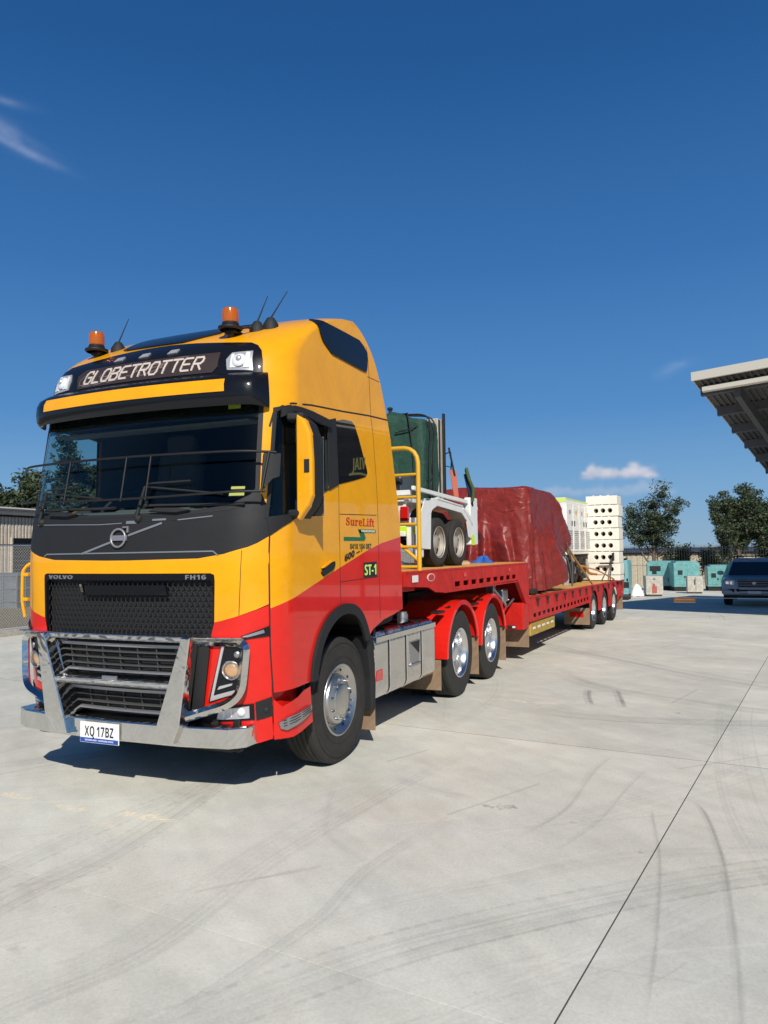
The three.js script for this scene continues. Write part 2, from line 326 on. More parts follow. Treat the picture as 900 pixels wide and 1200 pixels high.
// doors
const ARCH = sm([[1.585, .78], [1.60, .84], [1.64, .955], [1.76, 1.135], [1.93, 1.267], [2.14, 1.333], [2.36, 1.325], [2.51, 1.255], [2.62, 1.135], [2.69, 1.00]], 4), ARCH_F = ARCH.filter((p) => p[0] < 2.13).reverse(), ARCH_R = ARCH.filter((p) => p[0] > 2.17).reverse();
const doorY = [...YR.slice(0, 4), [2.14, 1.9], ...[...BELT].reverse()];
const doorR = [...YR.slice(0, 4), [2.15, 1.333], ...ARCH_F, [1.187, .764]];
for (const s of [1, -1]) {
  const f = s > 0 ? (P) => P : mir;
  const door = part('door', panel(f(doorY)), M.yellow, truck, true);
  part('door_lower_panel', panel(f(doorR)), M.red, door, true);
  part('door_lining', panel(f(doorY), -.035, .12, .12), M.trim, door, true);
  part('belt_trim', slab(f([[1.165, 2.04], [1.35, 2.07], [1.5, 2.14], [1.72, 2.24], [1.914, 2.30], [2.091, 2.352], ...[...BELT].reverse().slice(1)]), .001, .006), M.plastic, door);
  part('side_window', panel(f([[1.165, 2.03], [1.35, 2.06], [1.5, 2.13], [1.9, 2.29], ...WIN.slice(1, 7)]), -.008), M.doorGlass, door, true);
  part('window_frame', [slab(f([[1.15, 2.03], [1.172, 2.03], [1.178, 2.84], [1.28, 2.885], [1.53, 2.878], [1.69, 2.866], [1.69, 2.882], [1.53, 2.895], [1.27, 2.902], [1.15, 2.868]]), .001, .004)], M.plastic, door);
  part('door_pillar', slab(f([[1.865, 2.868], [2.03, 2.905], [2.091, 2.340], [1.92, 2.285]]), .001, .008), M.black, door);
  each('seam', [line(f([[1.187, 1.90], [1.187, .764]]), .010), line(f([[2.10, 2.34], [2.142, 1.83], [2.15, 1.33]]), .007)], M.black, door, true);
  part('door_handle', [slab(f([[1.80, 1.612], [1.84, 1.585], [2.00, 1.632], [2.035, 1.665], [2.03, 1.70], [1.97, 1.69], [1.85, 1.655]]), .002, .012)], M.plastic, door);
  part('handle_pull', slab(f([[1.80, 1.650], [1.84, 1.672], [1.97, 1.715], [2.03, 1.722], [2.03, 1.705], [1.96, 1.695], [1.84, 1.655]]), .004, .018), M.yellow, door);
}
// rear lower body, rear quarter windows, upper side glass
const lowR = [[2.146, 1.646], ...YR.slice(4), [3.50, 1.5], [3.515, 1.20], [3.3, 1.165], [3.046, 1.135], [2.80, 1.07], ...ARCH_R, [2.15, 1.333]];
each('lower_body', [panel(lowR), panel(mir(lowR))], M.red, truck, true);
const quarter = [[2.036, 2.885], [2.20, 2.917], [2.38, 2.925], [2.44, 2.90], [2.53, 2.79], [2.70, 2.53], [2.71, 2.49], [2.66, 2.452], [2.40, 2.40], [2.091, 2.345]];
const upper = [[1.14, 3.745], [1.32, 3.735], [1.808, 3.742], [2.70, 3.748], [2.86, 3.71], [2.915, 3.655], [2.865, 3.50], [2.82, 3.455], [2.70, 3.452], [1.94, 3.468], [1.66, 3.54], [1.35, 3.66]];
for (const s of [1, -1]) {
  const f = s > 0 ? (P) => P : mir;
  const q = part('quarter_window', slab(f(quarter), .001, .004), M.glassDark, truck);
  const L = letters('JAIV', font.sb, s > 0 ? 2.36 : -2.70, s > 0 ? 2.455 : 2.51, .14, .30, .006, .001, .08, s > 0 ? .13 : -.13);
  part('window_lettering', [L, line(f([[2.30, 2.445], [2.42, 2.462], [2.56, 2.475], [2.68, 2.47]]), .02, .006)], std([.10, .095, .02], .5), q);
  part('upper_side_window', slab(f(upper), .001, .012), M.gloss, truck);
}
// panel gaps on the body
{
  const gap = [];
  for (const s of [1, -1]) {
    const f = s > 0 ? (P) => P : mir;
    gap.push(line(f([[2.94, 3.72], [2.86, 3.05], [2.92, 2.46], [2.945, 1.845]]), .007), line(f([[2.945, 1.83], [2.96, 1.15]]), .007),
      line(f([[1.135, 2.72], [1.155, 2.83], [1.21, 2.885], [1.29, 2.918], [1.58, 2.950], [2.20, 2.99], [2.80, 3.037], [3.26, 3.062]]), .014),
      line(f([[2.133, 2.095], [2.90, 2.113]]), .006), line(f([[2.15, 1.525], [2.93, 1.541]]), .006), line(f([[3.14, 3.42], [2.87, 3.42]]), .006), line(f([[1.10, 2.05], [1.115, 1.90]]), .008));
  }
  each('panel_gap', gap, M.black, truck, true);
}
// windscreen, dash panel
const wsHalf = [[1.072, 2.94], [1.083, 2.46], [1.09, 2.25], [1.06, 2.19], [.93, 2.115], [.60, 2.078], [.06, 2.072]];
part('windscreen', panel([...wsHalf, ...right([...wsHalf].reverse())], -.004), M.windscreen, truck, true);
part('windscreen_band', panel([[1.073, 2.96], [1.076, 2.80], [-1.076, 2.80], [-1.073, 2.96]], -.012), phy([.03, .035, .035], .1, 0, { transmission: .6, thickness: 0 }), truck, true);
part('windscreen_seal', both(slab([[1.055, 2.94], [1.064, 2.46], [1.072, 2.25], [1.045, 2.205], [.92, 2.132], [.60, 2.093], [0, 2.086], [0, 2.066], [.60, 2.066], [.935, 2.095], [1.075, 2.175], [1.10, 2.25], [1.095, 2.46], [1.086, 2.94]], .0, .004)), M.black, truck);
const dashHalf = [[1.187, 2.17], [1.165, 2.04], [1.187, 1.902], [1.11, 1.850], [1.054, 1.823], [.90, 1.775], [.70, 1.745], [.1, 1.736]];
const dashTop = [[0, 2.07], [.60, 2.075], [.93, 2.112], [1.06, 2.188], [1.093, 2.25], [1.11, 2.10], [1.165, 2.10]];
const dash = part('front_panel', both(panel([[0, 2.07], [.60, 2.075], [.93, 2.112], [1.06, 2.188], [1.092, 2.24], [1.12, 2.20], [1.170, 2.10], [1.187, 1.902], [1.11, 1.850], [1.054, 1.823], [.90, 1.775], [.70, 1.745], [.1, 1.736], [0, 1.736]], .002)), M.plastic, truck, true);
each('seam', [line([[-1.18, 2.12], [-.86, 2.045], [-.70, 2.03], [.70, 2.03], [.86, 2.045], [1.18, 2.12]], .006, .004), line([[.815, 2.04], [.83, 1.78]], .005, .004), line([[-.815, 2.04], [-.83, 1.78]], .005, .004)], M.black, dash, true);
each('chrome_strip', [line([[-.83, 1.772], [-.80, 1.790], [.82, 1.796], [.86, 1.765]], .010, .006), line([[.30, 2.035], [.42, 2.037]], .014, .006), line([[.52, 2.03], [.80, 2.052]], .008, .006), line([[-.95, 2.03], [-.2, 2.012], [.02, 2.018]], .007, .006), line([[.06, 2.022], [.16, 2.022]], .022, .006)], M.trimSilver, dash, true);
// badge: ring with an arrow head on a slanting bar
const badge = part('emblem', line([[-.37, 1.790], [-.075, 1.875]], .016, .008).concat(line([[.09, 1.923], [.39, 2.010]], .016, .008)), M.trimSilver, dash, true);
{
  const ring = new THREE.TorusGeometry(.068, .009, 8, 28); const p = on(.005, 1.905, .018); ring.applyQuaternion(new THREE.Quaternion().setFromUnitVectors(V(0, 0, 1), Nrm(.005, 1.905))); ring.translate(p.x, p.y, p.z);
  const q = on(.085, 1.985, .016); part('badge_ring', [ring, bx(.05, .012, .02, q.x - .015, q.y, q.z, .003), bx(.012, .05, .02, q.x + .006, q.y - .018, q.z, .003), slab([[-.075, 1.885], [.085, 1.885], [.085, 1.925], [-.075, 1.925]], .008, .010)], M.trimSilver, badge);
}
// yellow surround of the grille
const frameY = [[0, 1.736], [.1, 1.736], [.70, 1.745], [.90, 1.775], [1.054, 1.823], [1.11, 1.850], [1.187, 1.902], [1.187, 1.41], [1.103, 1.372], [.973, 1.322], [.87, 1.292], [.825, 1.284], [.832, 1.58], [.828, 1.625], [.80, 1.637], [0, 1.637]];
part('front_grille_surround', both([panel(frameY, .001)]), M.yellow, truck, true);
each('seam', both([line([[1.02, 1.80], [1.0, 1.335]], .004, .003)]), M.black, truck, true);
const grille = part('grille', both(panel([[0, 1.645], [.84, 1.645], [.84, 1.19], [.70, .50], [0, .50]], -.07)), M.black, truck, true);
part('grille_border', both(slab([[0, 1.637], [.80, 1.637], [.828, 1.625], [.832, 1.58], [.825, 1.20], [.808, 1.20], [.814, 1.555], [.795, 1.585], [0, 1.585]], -.03, .028)), M.gloss, grille);
{ // honeycomb mesh
  const hex = [], R = .026, w = .0042, hw = R * Math.sqrt(3);
  for (let r = 0; r < 12; r++) for (let c = -18; c <= 18; c++) {
    const u = c * hw + (r % 2 ? hw / 2 : 0), y = 1.555 - r * R * 1.5; if (Math.abs(u) > .80) continue;
    for (let k = 0; k < 3; k++) { const a = (k * 60 + 30) * Math.PI / 180, b = (k * 60 + 90) * Math.PI / 180; const A = on(u + Math.cos(a) * R, y + Math.sin(a) * R, -.032), B = on(u + Math.cos(b) * R, y + Math.sin(b) * R, -.032); hex.push(rod([A.x, A.y, A.z], [B.x, B.y, B.z], w, w, 4)); }
  }
  stuff(part('honeycomb_mesh', hex, M.black, grille));
  part('upper_slot', slab([[-.36, 1.545], [.42, 1.550], [.44, 1.478], [-.34, 1.470]], -.035, .03), M.gloss, grille);
  part('slot_end', slab([[-.40, 1.555], [-.375, 1.555], [-.355, 1.495], [-.38, 1.495]], -.03, .035), M.chrome, grille);
  part('lettering', letters('VOLVO', font.sb, -.77, 1.594, .030, .29, -.001, .006), M.trimSilver, grille);
  part('model_badge', letters('FH16', font.sb, .60, 1.592, .034, .165, -.001, .006), M.trimSilver, grille);
  // lower grille of bars
  for (const [y0, y1, n] of [[.90, 1.10, 4], [.60, .76, 3]]) {
    const hb = []; for (let k = 0; k <= n; k++) { const y = lerp(y0, y1, k / n), w = k === n ? .022 : k === 0 ? .014 : .008; hb.push(slab([[-.60, y - w / 2], [.60, y - w / 2], [.60, y + w / 2], [-.60, y + w / 2]], -.02, .03, .2)); }
    hb.forEach((g, k) => part('grille_bar', g, k === n || k === 0 ? M.trimSilver : std([.10, .10, .10], .5, .4), grille));
    const vb = []; for (let k = -3; k <= 3; k++) vb.push(slab([[k * .17 - .004, y0], [k * .17 + .004, y0], [k * .17 + .004, y1], [k * .17 - .004, y1]], -.03, .025)); each('grille_divider', vb, std([.08, .08, .08], .5, .4), grille);
  }
}
// sun visor and the black header with its sign
{
  const prof = [[.002, 3.14], [.06, 3.115], [.115, 3.07], [.135, 3.02], [.135, 2.95], [.122, 2.885], [.10, 2.855], [.07, 2.87], [.085, 2.95], [.03, 2.985], [.0, 2.99]];
  const strip = (pr, U0, U1, n, extra = 0) => { const pos = []; for (let i = 0; i < n; i++) for (let j = 0; j + 1 < pr.length; j++) { const ua = lerp(U0, U1, i / n), ub = lerp(U0, U1, (i + 1) / n); const q = (u, p) => { const e = sst(1.14, 1.02, Math.abs(u)); return on(u, p[1], p[0] * (.25 + .75 * e) + extra); }; const A = q(ua, pr[j]), B = q(ub, pr[j]), C = q(ub, pr[j + 1]), D = q(ua, pr[j + 1]); for (const v of [A, D, C, A, C, B]) pos.push(v.x, v.y, v.z); } const g = new THREE.BufferGeometry(); g.setAttribute('position', new THREE.Float32BufferAttribute(pos, 3)); return toCreasedNormals(g, .7); };
  const vis = part('sun_visor', strip(prof, -1.12, 1.12, 48), M.gloss, truck);
  part('visor_band', strip([[.117, 3.064], [.136, 3.02], [.136, 2.965]], -.93, .865, 40, .004), M.yellow, vis);
  const sign = [...FRONT.slice(5), ...right([...FRONT.slice(5)].reverse())];
  const hd = part('header_panel', panel(sign, .003), M.gloss, truck, true);
  { // squared italic capitals with cut corners, built from strokes
    const c = .2, GL = { G: [[[1, .78], [1 - c, 1], [c, 1], [0, .8], [0, .2], [c, 0], [1 - c, 0], [1, .2], [1, .5], [.5, .5]]], L: [[[0, 1], [0, 0], [.9, 0]]], O: [[[c, 0], [0, .2], [0, .8], [c, 1], [1 - c, 1], [1, .8], [1, .2], [1 - c, 0], [c, 0]]], B: [[[0, 0], [0, 1], [.8, 1], [1, .85], [1, .64], [.82, .52], [0, .52]], [[.82, .52], [1, .38], [1, .15], [.8, 0], [0, 0]]], E: [[[.95, 1], [c * .6, 1], [0, .9], [0, .1], [c * .6, 0], [.95, 0]], [[0, .5], [.85, .5]]], T: [[[-.05, 1], [1.05, 1]], [[.5, 1], [.5, 0]]], R: [[[0, 0], [0, 1], [.82, 1], [1, .85], [1, .62], [.82, .47], [0, .47]], [[.5, .47], [1, 0]]] };
    const h = .098, w = .076, gap = .0275, sw = .0155, tm = std([.72, .62, .54], .42, .25); let u = -.625;
    for (const ch of 'GLOBETROTTER') {
      const gs = []; for (const st of GL[ch]) for (let k = 0; k + 1 < st.length; k++) { const P = (q) => [u + q[0] * w + q[1] * h * .30, 3.188 + q[1] * h]; let A = P(st[k]), B = P(st[k + 1]); const L = Math.hypot(B[0] - A[0], B[1] - A[1]), e = sw * .36, dx = (B[0] - A[0]) / L, dy = (B[1] - A[1]) / L; A = [A[0] - dx * e, A[1] - dy * e]; B = [B[0] + dx * e, B[1] + dy * e]; const nx = -dy * sw / 2, ny = dx * sw / 2; gs.push(slab([[A[0] + nx, A[1] + ny], [B[0] + nx, B[1] + ny], [B[0] - nx, B[1] - ny], [A[0] - nx, A[1] - ny]], .010, .006, .2, .2)); }
      part('sign_letter', gs, tm, hd); u += w + gap;
    }
  }
  // faint decoration behind the name
  part('sign_backing', slab([[-.70, 3.155], [.70, 3.155], [.74, 3.20], [.74, 3.32], [-.66, 3.32], [-.73, 3.27]], .004, .006), std([.035, .022, .020], .5), hd);
  const fl = []; for (let k = 0; k < 9; k++) { const c = []; const u0 = rr(-.6, .5), y0 = rr(3.20, 3.28), a = rr(0, 6); for (let i = 0; i < 7; i++) c.push([clamp(u0 + Math.cos(a + i * .5) * .12 * (i * .3 + .4), -.68, .68), clamp(y0 + Math.sin(a + i * .6) * .05, 3.17, 3.31)]); fl.push(line(c, .007, .0115)); }
  part('sign_scroll', fl, std([.16, .12, .11], .5), hd, true);
  for (const u of [-.31, -.03, .265]) part('marker_lamp', slab([[u - .045, 3.355], [u + .045, 3.360], [u + .05, 3.395], [u - .03, 3.392]], .004, .010), M.lampSilver, hd);
  for (const s of [1, -1]) {
    const f = s > 0 ? (P) => P : mir, lampP = [[.825, 3.165], [1.02, 3.150], [1.005, 3.310], [.845, 3.305], [.81, 3.25]];
    const h = part('roof_lamp', slab(f(lampP), .004, .008), M.lampSilver, hd);
    part('lamp_bowl', [dome(s * .92, 3.235, .058, .022, .012)], M.lampClear, h, true); part('lamp_facet', [slab(f([[.85, 3.18], [.90, 3.178], [.87, 3.29], [.85, 3.285]]), .012, .006), slab(f([[.955, 3.175], [1.0, 3.170], [.99, 3.295], [.965, 3.298]]), .012, .006)], M.lampClear, h);
    part('lamp_bulb', dome(s * .925, 3.24, .024, .02, .030), M.lampSilver, h);
  }
  // dark roof hatch with a thin yellow lip, marker strips
  const gl = [[-.46, 3.515], [-.40, 3.503], [.24, 3.492], [.50, 3.58], [.52, 3.74], [.44, 3.84], [-.44, 3.84], [-.54, 3.72]];
  part('roof_glass', slab(gl, .001, .012), M.gloss, truck);
}
// black stone guard of tubes in front of the windscreen, wipers
{
  const P = (u, y, o) => { const p = on(u, y, o); return [p.x, p.y, p.z]; };
  const run = (y, o, u0 = -1.17, u1 = 1.16, sag = 0) => { const a = []; for (let i = 0; i <= 16; i++) { const u = lerp(u0, u1, i / 16); a.push(P(u, y + sag * (1 - (u / 1.1) ** 2), o)); } return cable(a, .0095, 40, 6); };
  const post = (u) => rod(P(u, 2.495, .125), P(u, 2.15, .125), .007);
  part('stone_guard', [run(2.495, .125), run(2.20, .125, -1.17, 1.12, -.035), post(-.50), post(.08), post(.30), rod(P(1.125, 2.495, .125), P(1.10, 2.19, .125), .010)], M.blackMetal, truck);
  part('guard_bracket', (slab([[1.10, 2.485], [1.185, 2.49], [1.185, 2.32], [1.15, 2.30], [1.12, 2.235], [1.10, 2.235]], .06, .06)), M.black, truck);
  for (const [u, d] of [[-.90, -1], [.17, 1]]) {
    const w = part('wiper', [rod(P(u, 2.05, .03), P(u + .05, 2.28, .05), .016, .010), rod(P(u + .05, 2.28, .05), P(u + .70, 2.205, .035), .008), rod(P(u + .07, 2.30, .06), P(u + .44, 2.31, .05), .008), dome(u, 2.05, .035, .04)], M.black, truck);
    part('wiper_blade', [rod(P(u + .05, 2.14, .025), P(u + .85, 2.13, .025), .011)], M.black, w);
    part('washer', slab([[u + .10, 2.095], [u + .16, 2.118], [u + .36, 2.112], [u + .45, 2.095], [u + .34, 2.08]], .006, .03), M.black, w);
  }
}
// inside the cab
{
  part('dashboard', [bx(2.1, .30, .36, 0, 1.98, .90, .08), bx(.9, .14, .26, 0, 2.08, .86, .06), bx(1.9, .7, .06, 0, 1.6, 1.08, .02)], M.trim, truck);
  part('cab_floor', bx(2.2, .06, 1.5, 0, 1.42, .10), M.trim, truck);
  for (const x of [.68, -.68]) {
    const s = part('seat', [bx(.52, .16, .52, x, 2.0, .05, .06), bx(.52, .78, .16, x, 2.42, -.22, .07, [-.16, 0, 0])], M.seat, truck);
    part('headrest', [bx(.34, .24, .12, x, 2.84, -.27, .05)], M.seat, s);
  }
  const st = new THREE.TorusGeometry(.23, .018, 8, 28); st.rotateX(-.75); part('steering_wheel', [st.translate(-.66, 2.18, .58), rod([-.66, 2.16, .58], [-.66, 1.95, .85], .04)], M.black, truck);
  each('dash_card', [bx(.12, .03, .01, .80, 2.23, .96, .002, [-.5, .3, 0]), bx(.11, .025, .01, .80, 2.28, .94, .002, [-.5, .3, 0]), bx(.18, .01, .12, .45, 2.16, .92, .002)], std([.75, .62, .16], .6), truck);
  part('screen_sticker', slab([[.83, 2.905], [.93, 2.908], [.93, 2.868], [.83, 2.865]], -.010, .002), std([.45, .50, .04], .6), truck);
  part('curtain', [bx(.10, .75, .10, 1.0, 2.45, -.42, .04), bx(.10, .75, .10, -1.0, 2.45, -.42, .04)], std([.16, .16, .17], .95), truck);
  part('bunk', [bx(2.3, .5, .3, 0, 1.75, -.5, .05), bx(2.3, .12, .36, 0, 3.2, -.45, .05)], M.trim, truck);
  part('sun_blind', [bx(1.9, .02, .16, 0, 2.79, .93, .005)], M.trim, truck);
}
// red front corners, lamps, step
const cornerR = [[.825, 1.284], [.87, 1.292], [.973, 1.322], [1.103, 1.368], [1.185, 1.402], [1.182, .84], [1.160, .43], [1.05, .40], [.99, .40], [.99, .545], [.62, .545], [.655, .70], [.79, 1.10], [.80, 1.19]];
for (const s of [1, -1]) {
  const f = s > 0 ? (P) => P : mir;
  const c = part('front_corner_panel', panel(f(cornerR)), M.red, truck, true);
  part('corner_recess', panel(f([[.60, .5], [.82, 1.25], [1.17, 1.30], [1.15, .45]]), -.03), M.black, c, true);
  const hl = part('headlight', slab(f([[.885, 1.130], [1.035, 1.128], [1.025, 1.02], [.985, .80], [.955, .765], [.755, .700], [.748, .712]]), .001, .006), M.gloss, truck);
  part('light_strip', slab(f([[.885, 1.115], [.905, 1.115], [.795, .755], [.955, .800], [.953, .772], [.762, .712]]), .006, .008), M.lampSilver, hl);
  const p = on(s * .945, .945, .022), rg = new THREE.TorusGeometry(.062, .010, 8, 24); rg.applyQuaternion(new THREE.Quaternion().setFromUnitVectors(V(0, 0, 1), Nrm(s * .945, .945)));
  part('projector_ring', rg.translate(p.x, p.y, p.z), M.chrome, hl);
  part('projector_lens', dome(s * .945, .945, .056, .022, .008, 20), M.warm, hl);
  part('upper_bulb', [dome(s * .985, 1.055, .026, .012, .008)], M.satin, hl); part('indicator', [slab(f([[.83, .80], [.94, .835], [.945, .85], [.845, .825]]), .006, .012)], M.lampSilver, hl);
  part('corner_light', slab(f([[.99, 1.178], [1.17, 1.247], [1.183, 1.252], [1.186, 1.182], [1.03, 1.165]]), .001, .012), M.gloss, truck);
  part('corner_lens', slab(f([[1.02, 1.185], [1.145, 1.228], [1.15, 1.205], [1.05, 1.178]]), .012, .006), M.satin, truck);
  const fog = part('fog_lamp', slab(f([[.60, .655], [1.065, .698], [1.06, .582], [.63, .548]]), .001, .008), M.gloss, truck);
  part('fog_lens', [slab(f([[.83, .655], [1.035, .684], [1.03, .598], [.80, .58]]), .008, .010)], M.lampSilver, fog);
  part('fog_glass', [dome(s * .985, .642, .032, .02, .018), line(f([[.86, .60], [.87, .66]]), .012, .022), line(f([[.92, .605], [.93, .67]]), .010, .022)], M.lampClear, fog);
  const gp = part('corner_grey_panel', slab(f([[1.072, .705], [1.178, .738], [1.172, .602], [1.068, .575]]), .001, .008), M.plastic, truck);
  part('tow_eye_cover', dome(s * 1.135, .645, .022, .01, .008), M.black, gp);
  // step well behind the corner
  part('step_panel', [panel(f([[1.187, .72], [1.24, .655], [1.50, .735], [1.585, .745], [1.585, .47], [1.30, .415], [1.165, .42]]))], M.red, truck, true);
  part('step_recess', [panel(f([[1.15, .86], [1.62, .86], [1.62, .62], [1.15, .40]]), -.09, .1, .1)], M.red, truck, true);
  const tr = part('step_tread', slab(f([[1.20, .545], [1.27, .575], [1.545, .608], [1.55, .585], [1.50, .545], [1.25, .482], [1.21, .50]]), .001, .022), M.satin, truck);
  part('tread_rib', [0, 1, 2].map((k) => line(f([[1.23, .515 + k * .02], [1.53, .567 + k * .016]]), .006, .026)), M.dark, tr, true);
  // wheel arch trim
  const outer = ARCH, inn = sm([[2.60, .98], [2.54, 1.085], [2.45, 1.185], [2.34, 1.24], [2.15, 1.25], [1.97, 1.19], [1.82, 1.075], [1.715, .92], [1.68, .82], [1.672, .78]], 4);
  part('wheel_arch_trim', slab(f([...outer, ...inn]), .002, .025, .08, .08), M.plastic, truck);
  part('arch_liner', side((() => { const p = []; for (let i = 0; i <= 20; i++) { const a = lerp(.06, 2.75, i / 20); p.push([Math.cos(a) * .70, .56 + Math.sin(a) * .70]); } for (let i = 20; i >= 0; i--) { const a = lerp(.06, 2.75, i / 20); p.push([Math.cos(a) * .715, .56 + Math.sin(a) * .715]); } return p; })(), s > 0 ? 1.22 : -.60, .62), M.dark, truck);
  part('rear_arch_flap', [side([[-.40, 1.02], [-.52, .98], [-.60, .60], [-.585, .34], [-.50, .34], [-.50, .62], [-.44, .90]], s > 0 ? 1.245 : -.765, .48, { bevel: .01 })], M.plastic, truck);
  part('mud_flap', bx(.50, .36, .018, s * .98, .32, -.60, .004), M.flapTan, truck);
}
part('bumper_lower', [bx(1.9, .12, .5, 0, .41, 1.0, .04), bx(2.1, .22, .4, 0, .62, .92, .03), bx(1.6, .08, .2, 0, .32, .85, .03)], M.dark, truck);

// polished bull bar: bumper channel, two raked uprights, cross bars, a hoop round each headlight
{
  // channel with swept tips; top lip and face
  const out = [[-1.10, 1.27], [-.98, 1.335], [-.60, 1.40], [0, 1.42], [.60, 1.40], [.98, 1.338], [1.07, 1.245]], back = out.map(([x, z]) => [x, z - .16]).reverse();
  const pl = shp([...out, ...back].map(([x, z]) => [x, -z]));
  const ch = new THREE.ExtrudeGeometry(pl, { depth: .125, bevelEnabled: true, bevelSize: .012, bevelThickness: .012, bevelSegments: 2, bevelOffset: -.012 }).rotateX(-Math.PI / 2).translate(0, .415, 0);
  const bar = part('bull_bar', ch, M.chrome, truck);
  const plate = (s) => { // raked box upright: front face, tapering
    const x = (v) => s * v, top = 1.185, g = [];
    const F = [[.735, top], [.66, top], [.44, .56], [.40, .43], [.58, .43], [.64, .56]].map(([a, b]) => [x(a), b]); if (s < 0) F.reverse();
    const e = new THREE.ExtrudeGeometry(shp(F), { depth: .10, bevelEnabled: true, bevelSize: .008, bevelThickness: .008, bevelSegments: 1, bevelOffset: -.008 }).translate(0, 0, 1.345);
    // inner wing plate running back to the truck
    const W = side([[1.345, .56], [1.345, 1.17], [1.16, 1.12], [1.16, .58]], 0, .012); W.applyMatrix4(new THREE.Matrix4().makeShear(0, 0, s * .30, 0, 0, 0)); W.translate(s * .285, 0, 0);
    return [e, W];
  };
  part('upright', plate(1), M.chrome, bar); part('upright', plate(-1), M.chrome, bar);
  part('top_bar', [bx(1.46, .05, .09, 0, 1.165, 1.37, .015)], M.chrome, bar);
  part('middle_bar', [bx(1.16, .055, .16, 0, .835, 1.37, .02), bx(1.10, .012, .12, 0, .80, 1.32, .004)], M.chrome, bar);
  for (const s of [1, -1]) {
    const g = [], P = [[s * .60, 1.155, 1.365], [s * 1.075, 1.145, 1.25], [s * 1.045, .80, 1.27], [s * .97, .715, 1.31], [s * .62, .605, 1.37]];
    const B = path(P, .075), sq = shp([[-.026, -.032], [.026, -.032], [.026, .032], [-.026, .032]]);
    const tb = new THREE.TubeGeometry(B, 48, .034, 4).toNonIndexed(); tb.computeVertexNormals(); g.push(tb);
    part('headlight_hoop', g, M.chrome, bar);
    part('hoop_plate', [bx(.36, .012, .20, s * .88, 1.178, 1.26, .004, [0, s * .24, 0])], M.chrome, bar);
    part('stay', [bx(.06, .30, .06, s * .95, .50, 1.17, .01), rod([s * .80, .56, 1.25], [s * .80, .50, 1.15], .03)], M.blackMetal, bar);
    part('side_shield', [slab(s > 0 ? [[.60, .56], [.70, .60], [.80, 1.10], [.77, 1.12], [.70, 1.12]] : [[-.70, 1.12], [-.77, 1.12], [-.80, 1.10], [-.70, .60], [-.60, .56]], .02, .01)], M.black, truck);
  }
  part('centre_tab', bx(.14, .03, .02, 0, .87, 1.44, .004), M.satin, bar);
  // number plate
  const cv = document.createElement('canvas'); cv.width = 512; cv.height = 230; const c = cv.getContext('2d');
  c.fillStyle = '#e9eae6'; c.fillRect(0, 0, 512, 230); c.fillStyle = '#26479c'; c.fillRect(0, 178, 512, 52);
  c.fillStyle = '#10131a'; c.font = 'bold 150px sans-serif'; c.textAlign = 'center'; c.save(); c.translate(256, 158); c.scale(.68, 1.08); c.fillText('XQ\u200917BZ', 0, 0); c.restore();
  c.fillStyle = '#e8ecf4'; c.font = 'bold 25px sans-serif'; c.fillText('QUEENSLAND - SUNSHINE STATE', 256, 213, 420);
  const t = new THREE.CanvasTexture(cv); t.colorSpace = THREE.SRGBColorSpace;
  const np = part('number_plate', bx(.376, .155, .008, -.10, .455, 1.437, .003), M.white, truck);
  const fc = new THREE.PlaneGeometry(.366, .146).translate(-.10, .455, 1.4425); part('plate_face', fc, new THREE.MeshStandardMaterial({ map: t, roughness: .45 }), np, true);
}

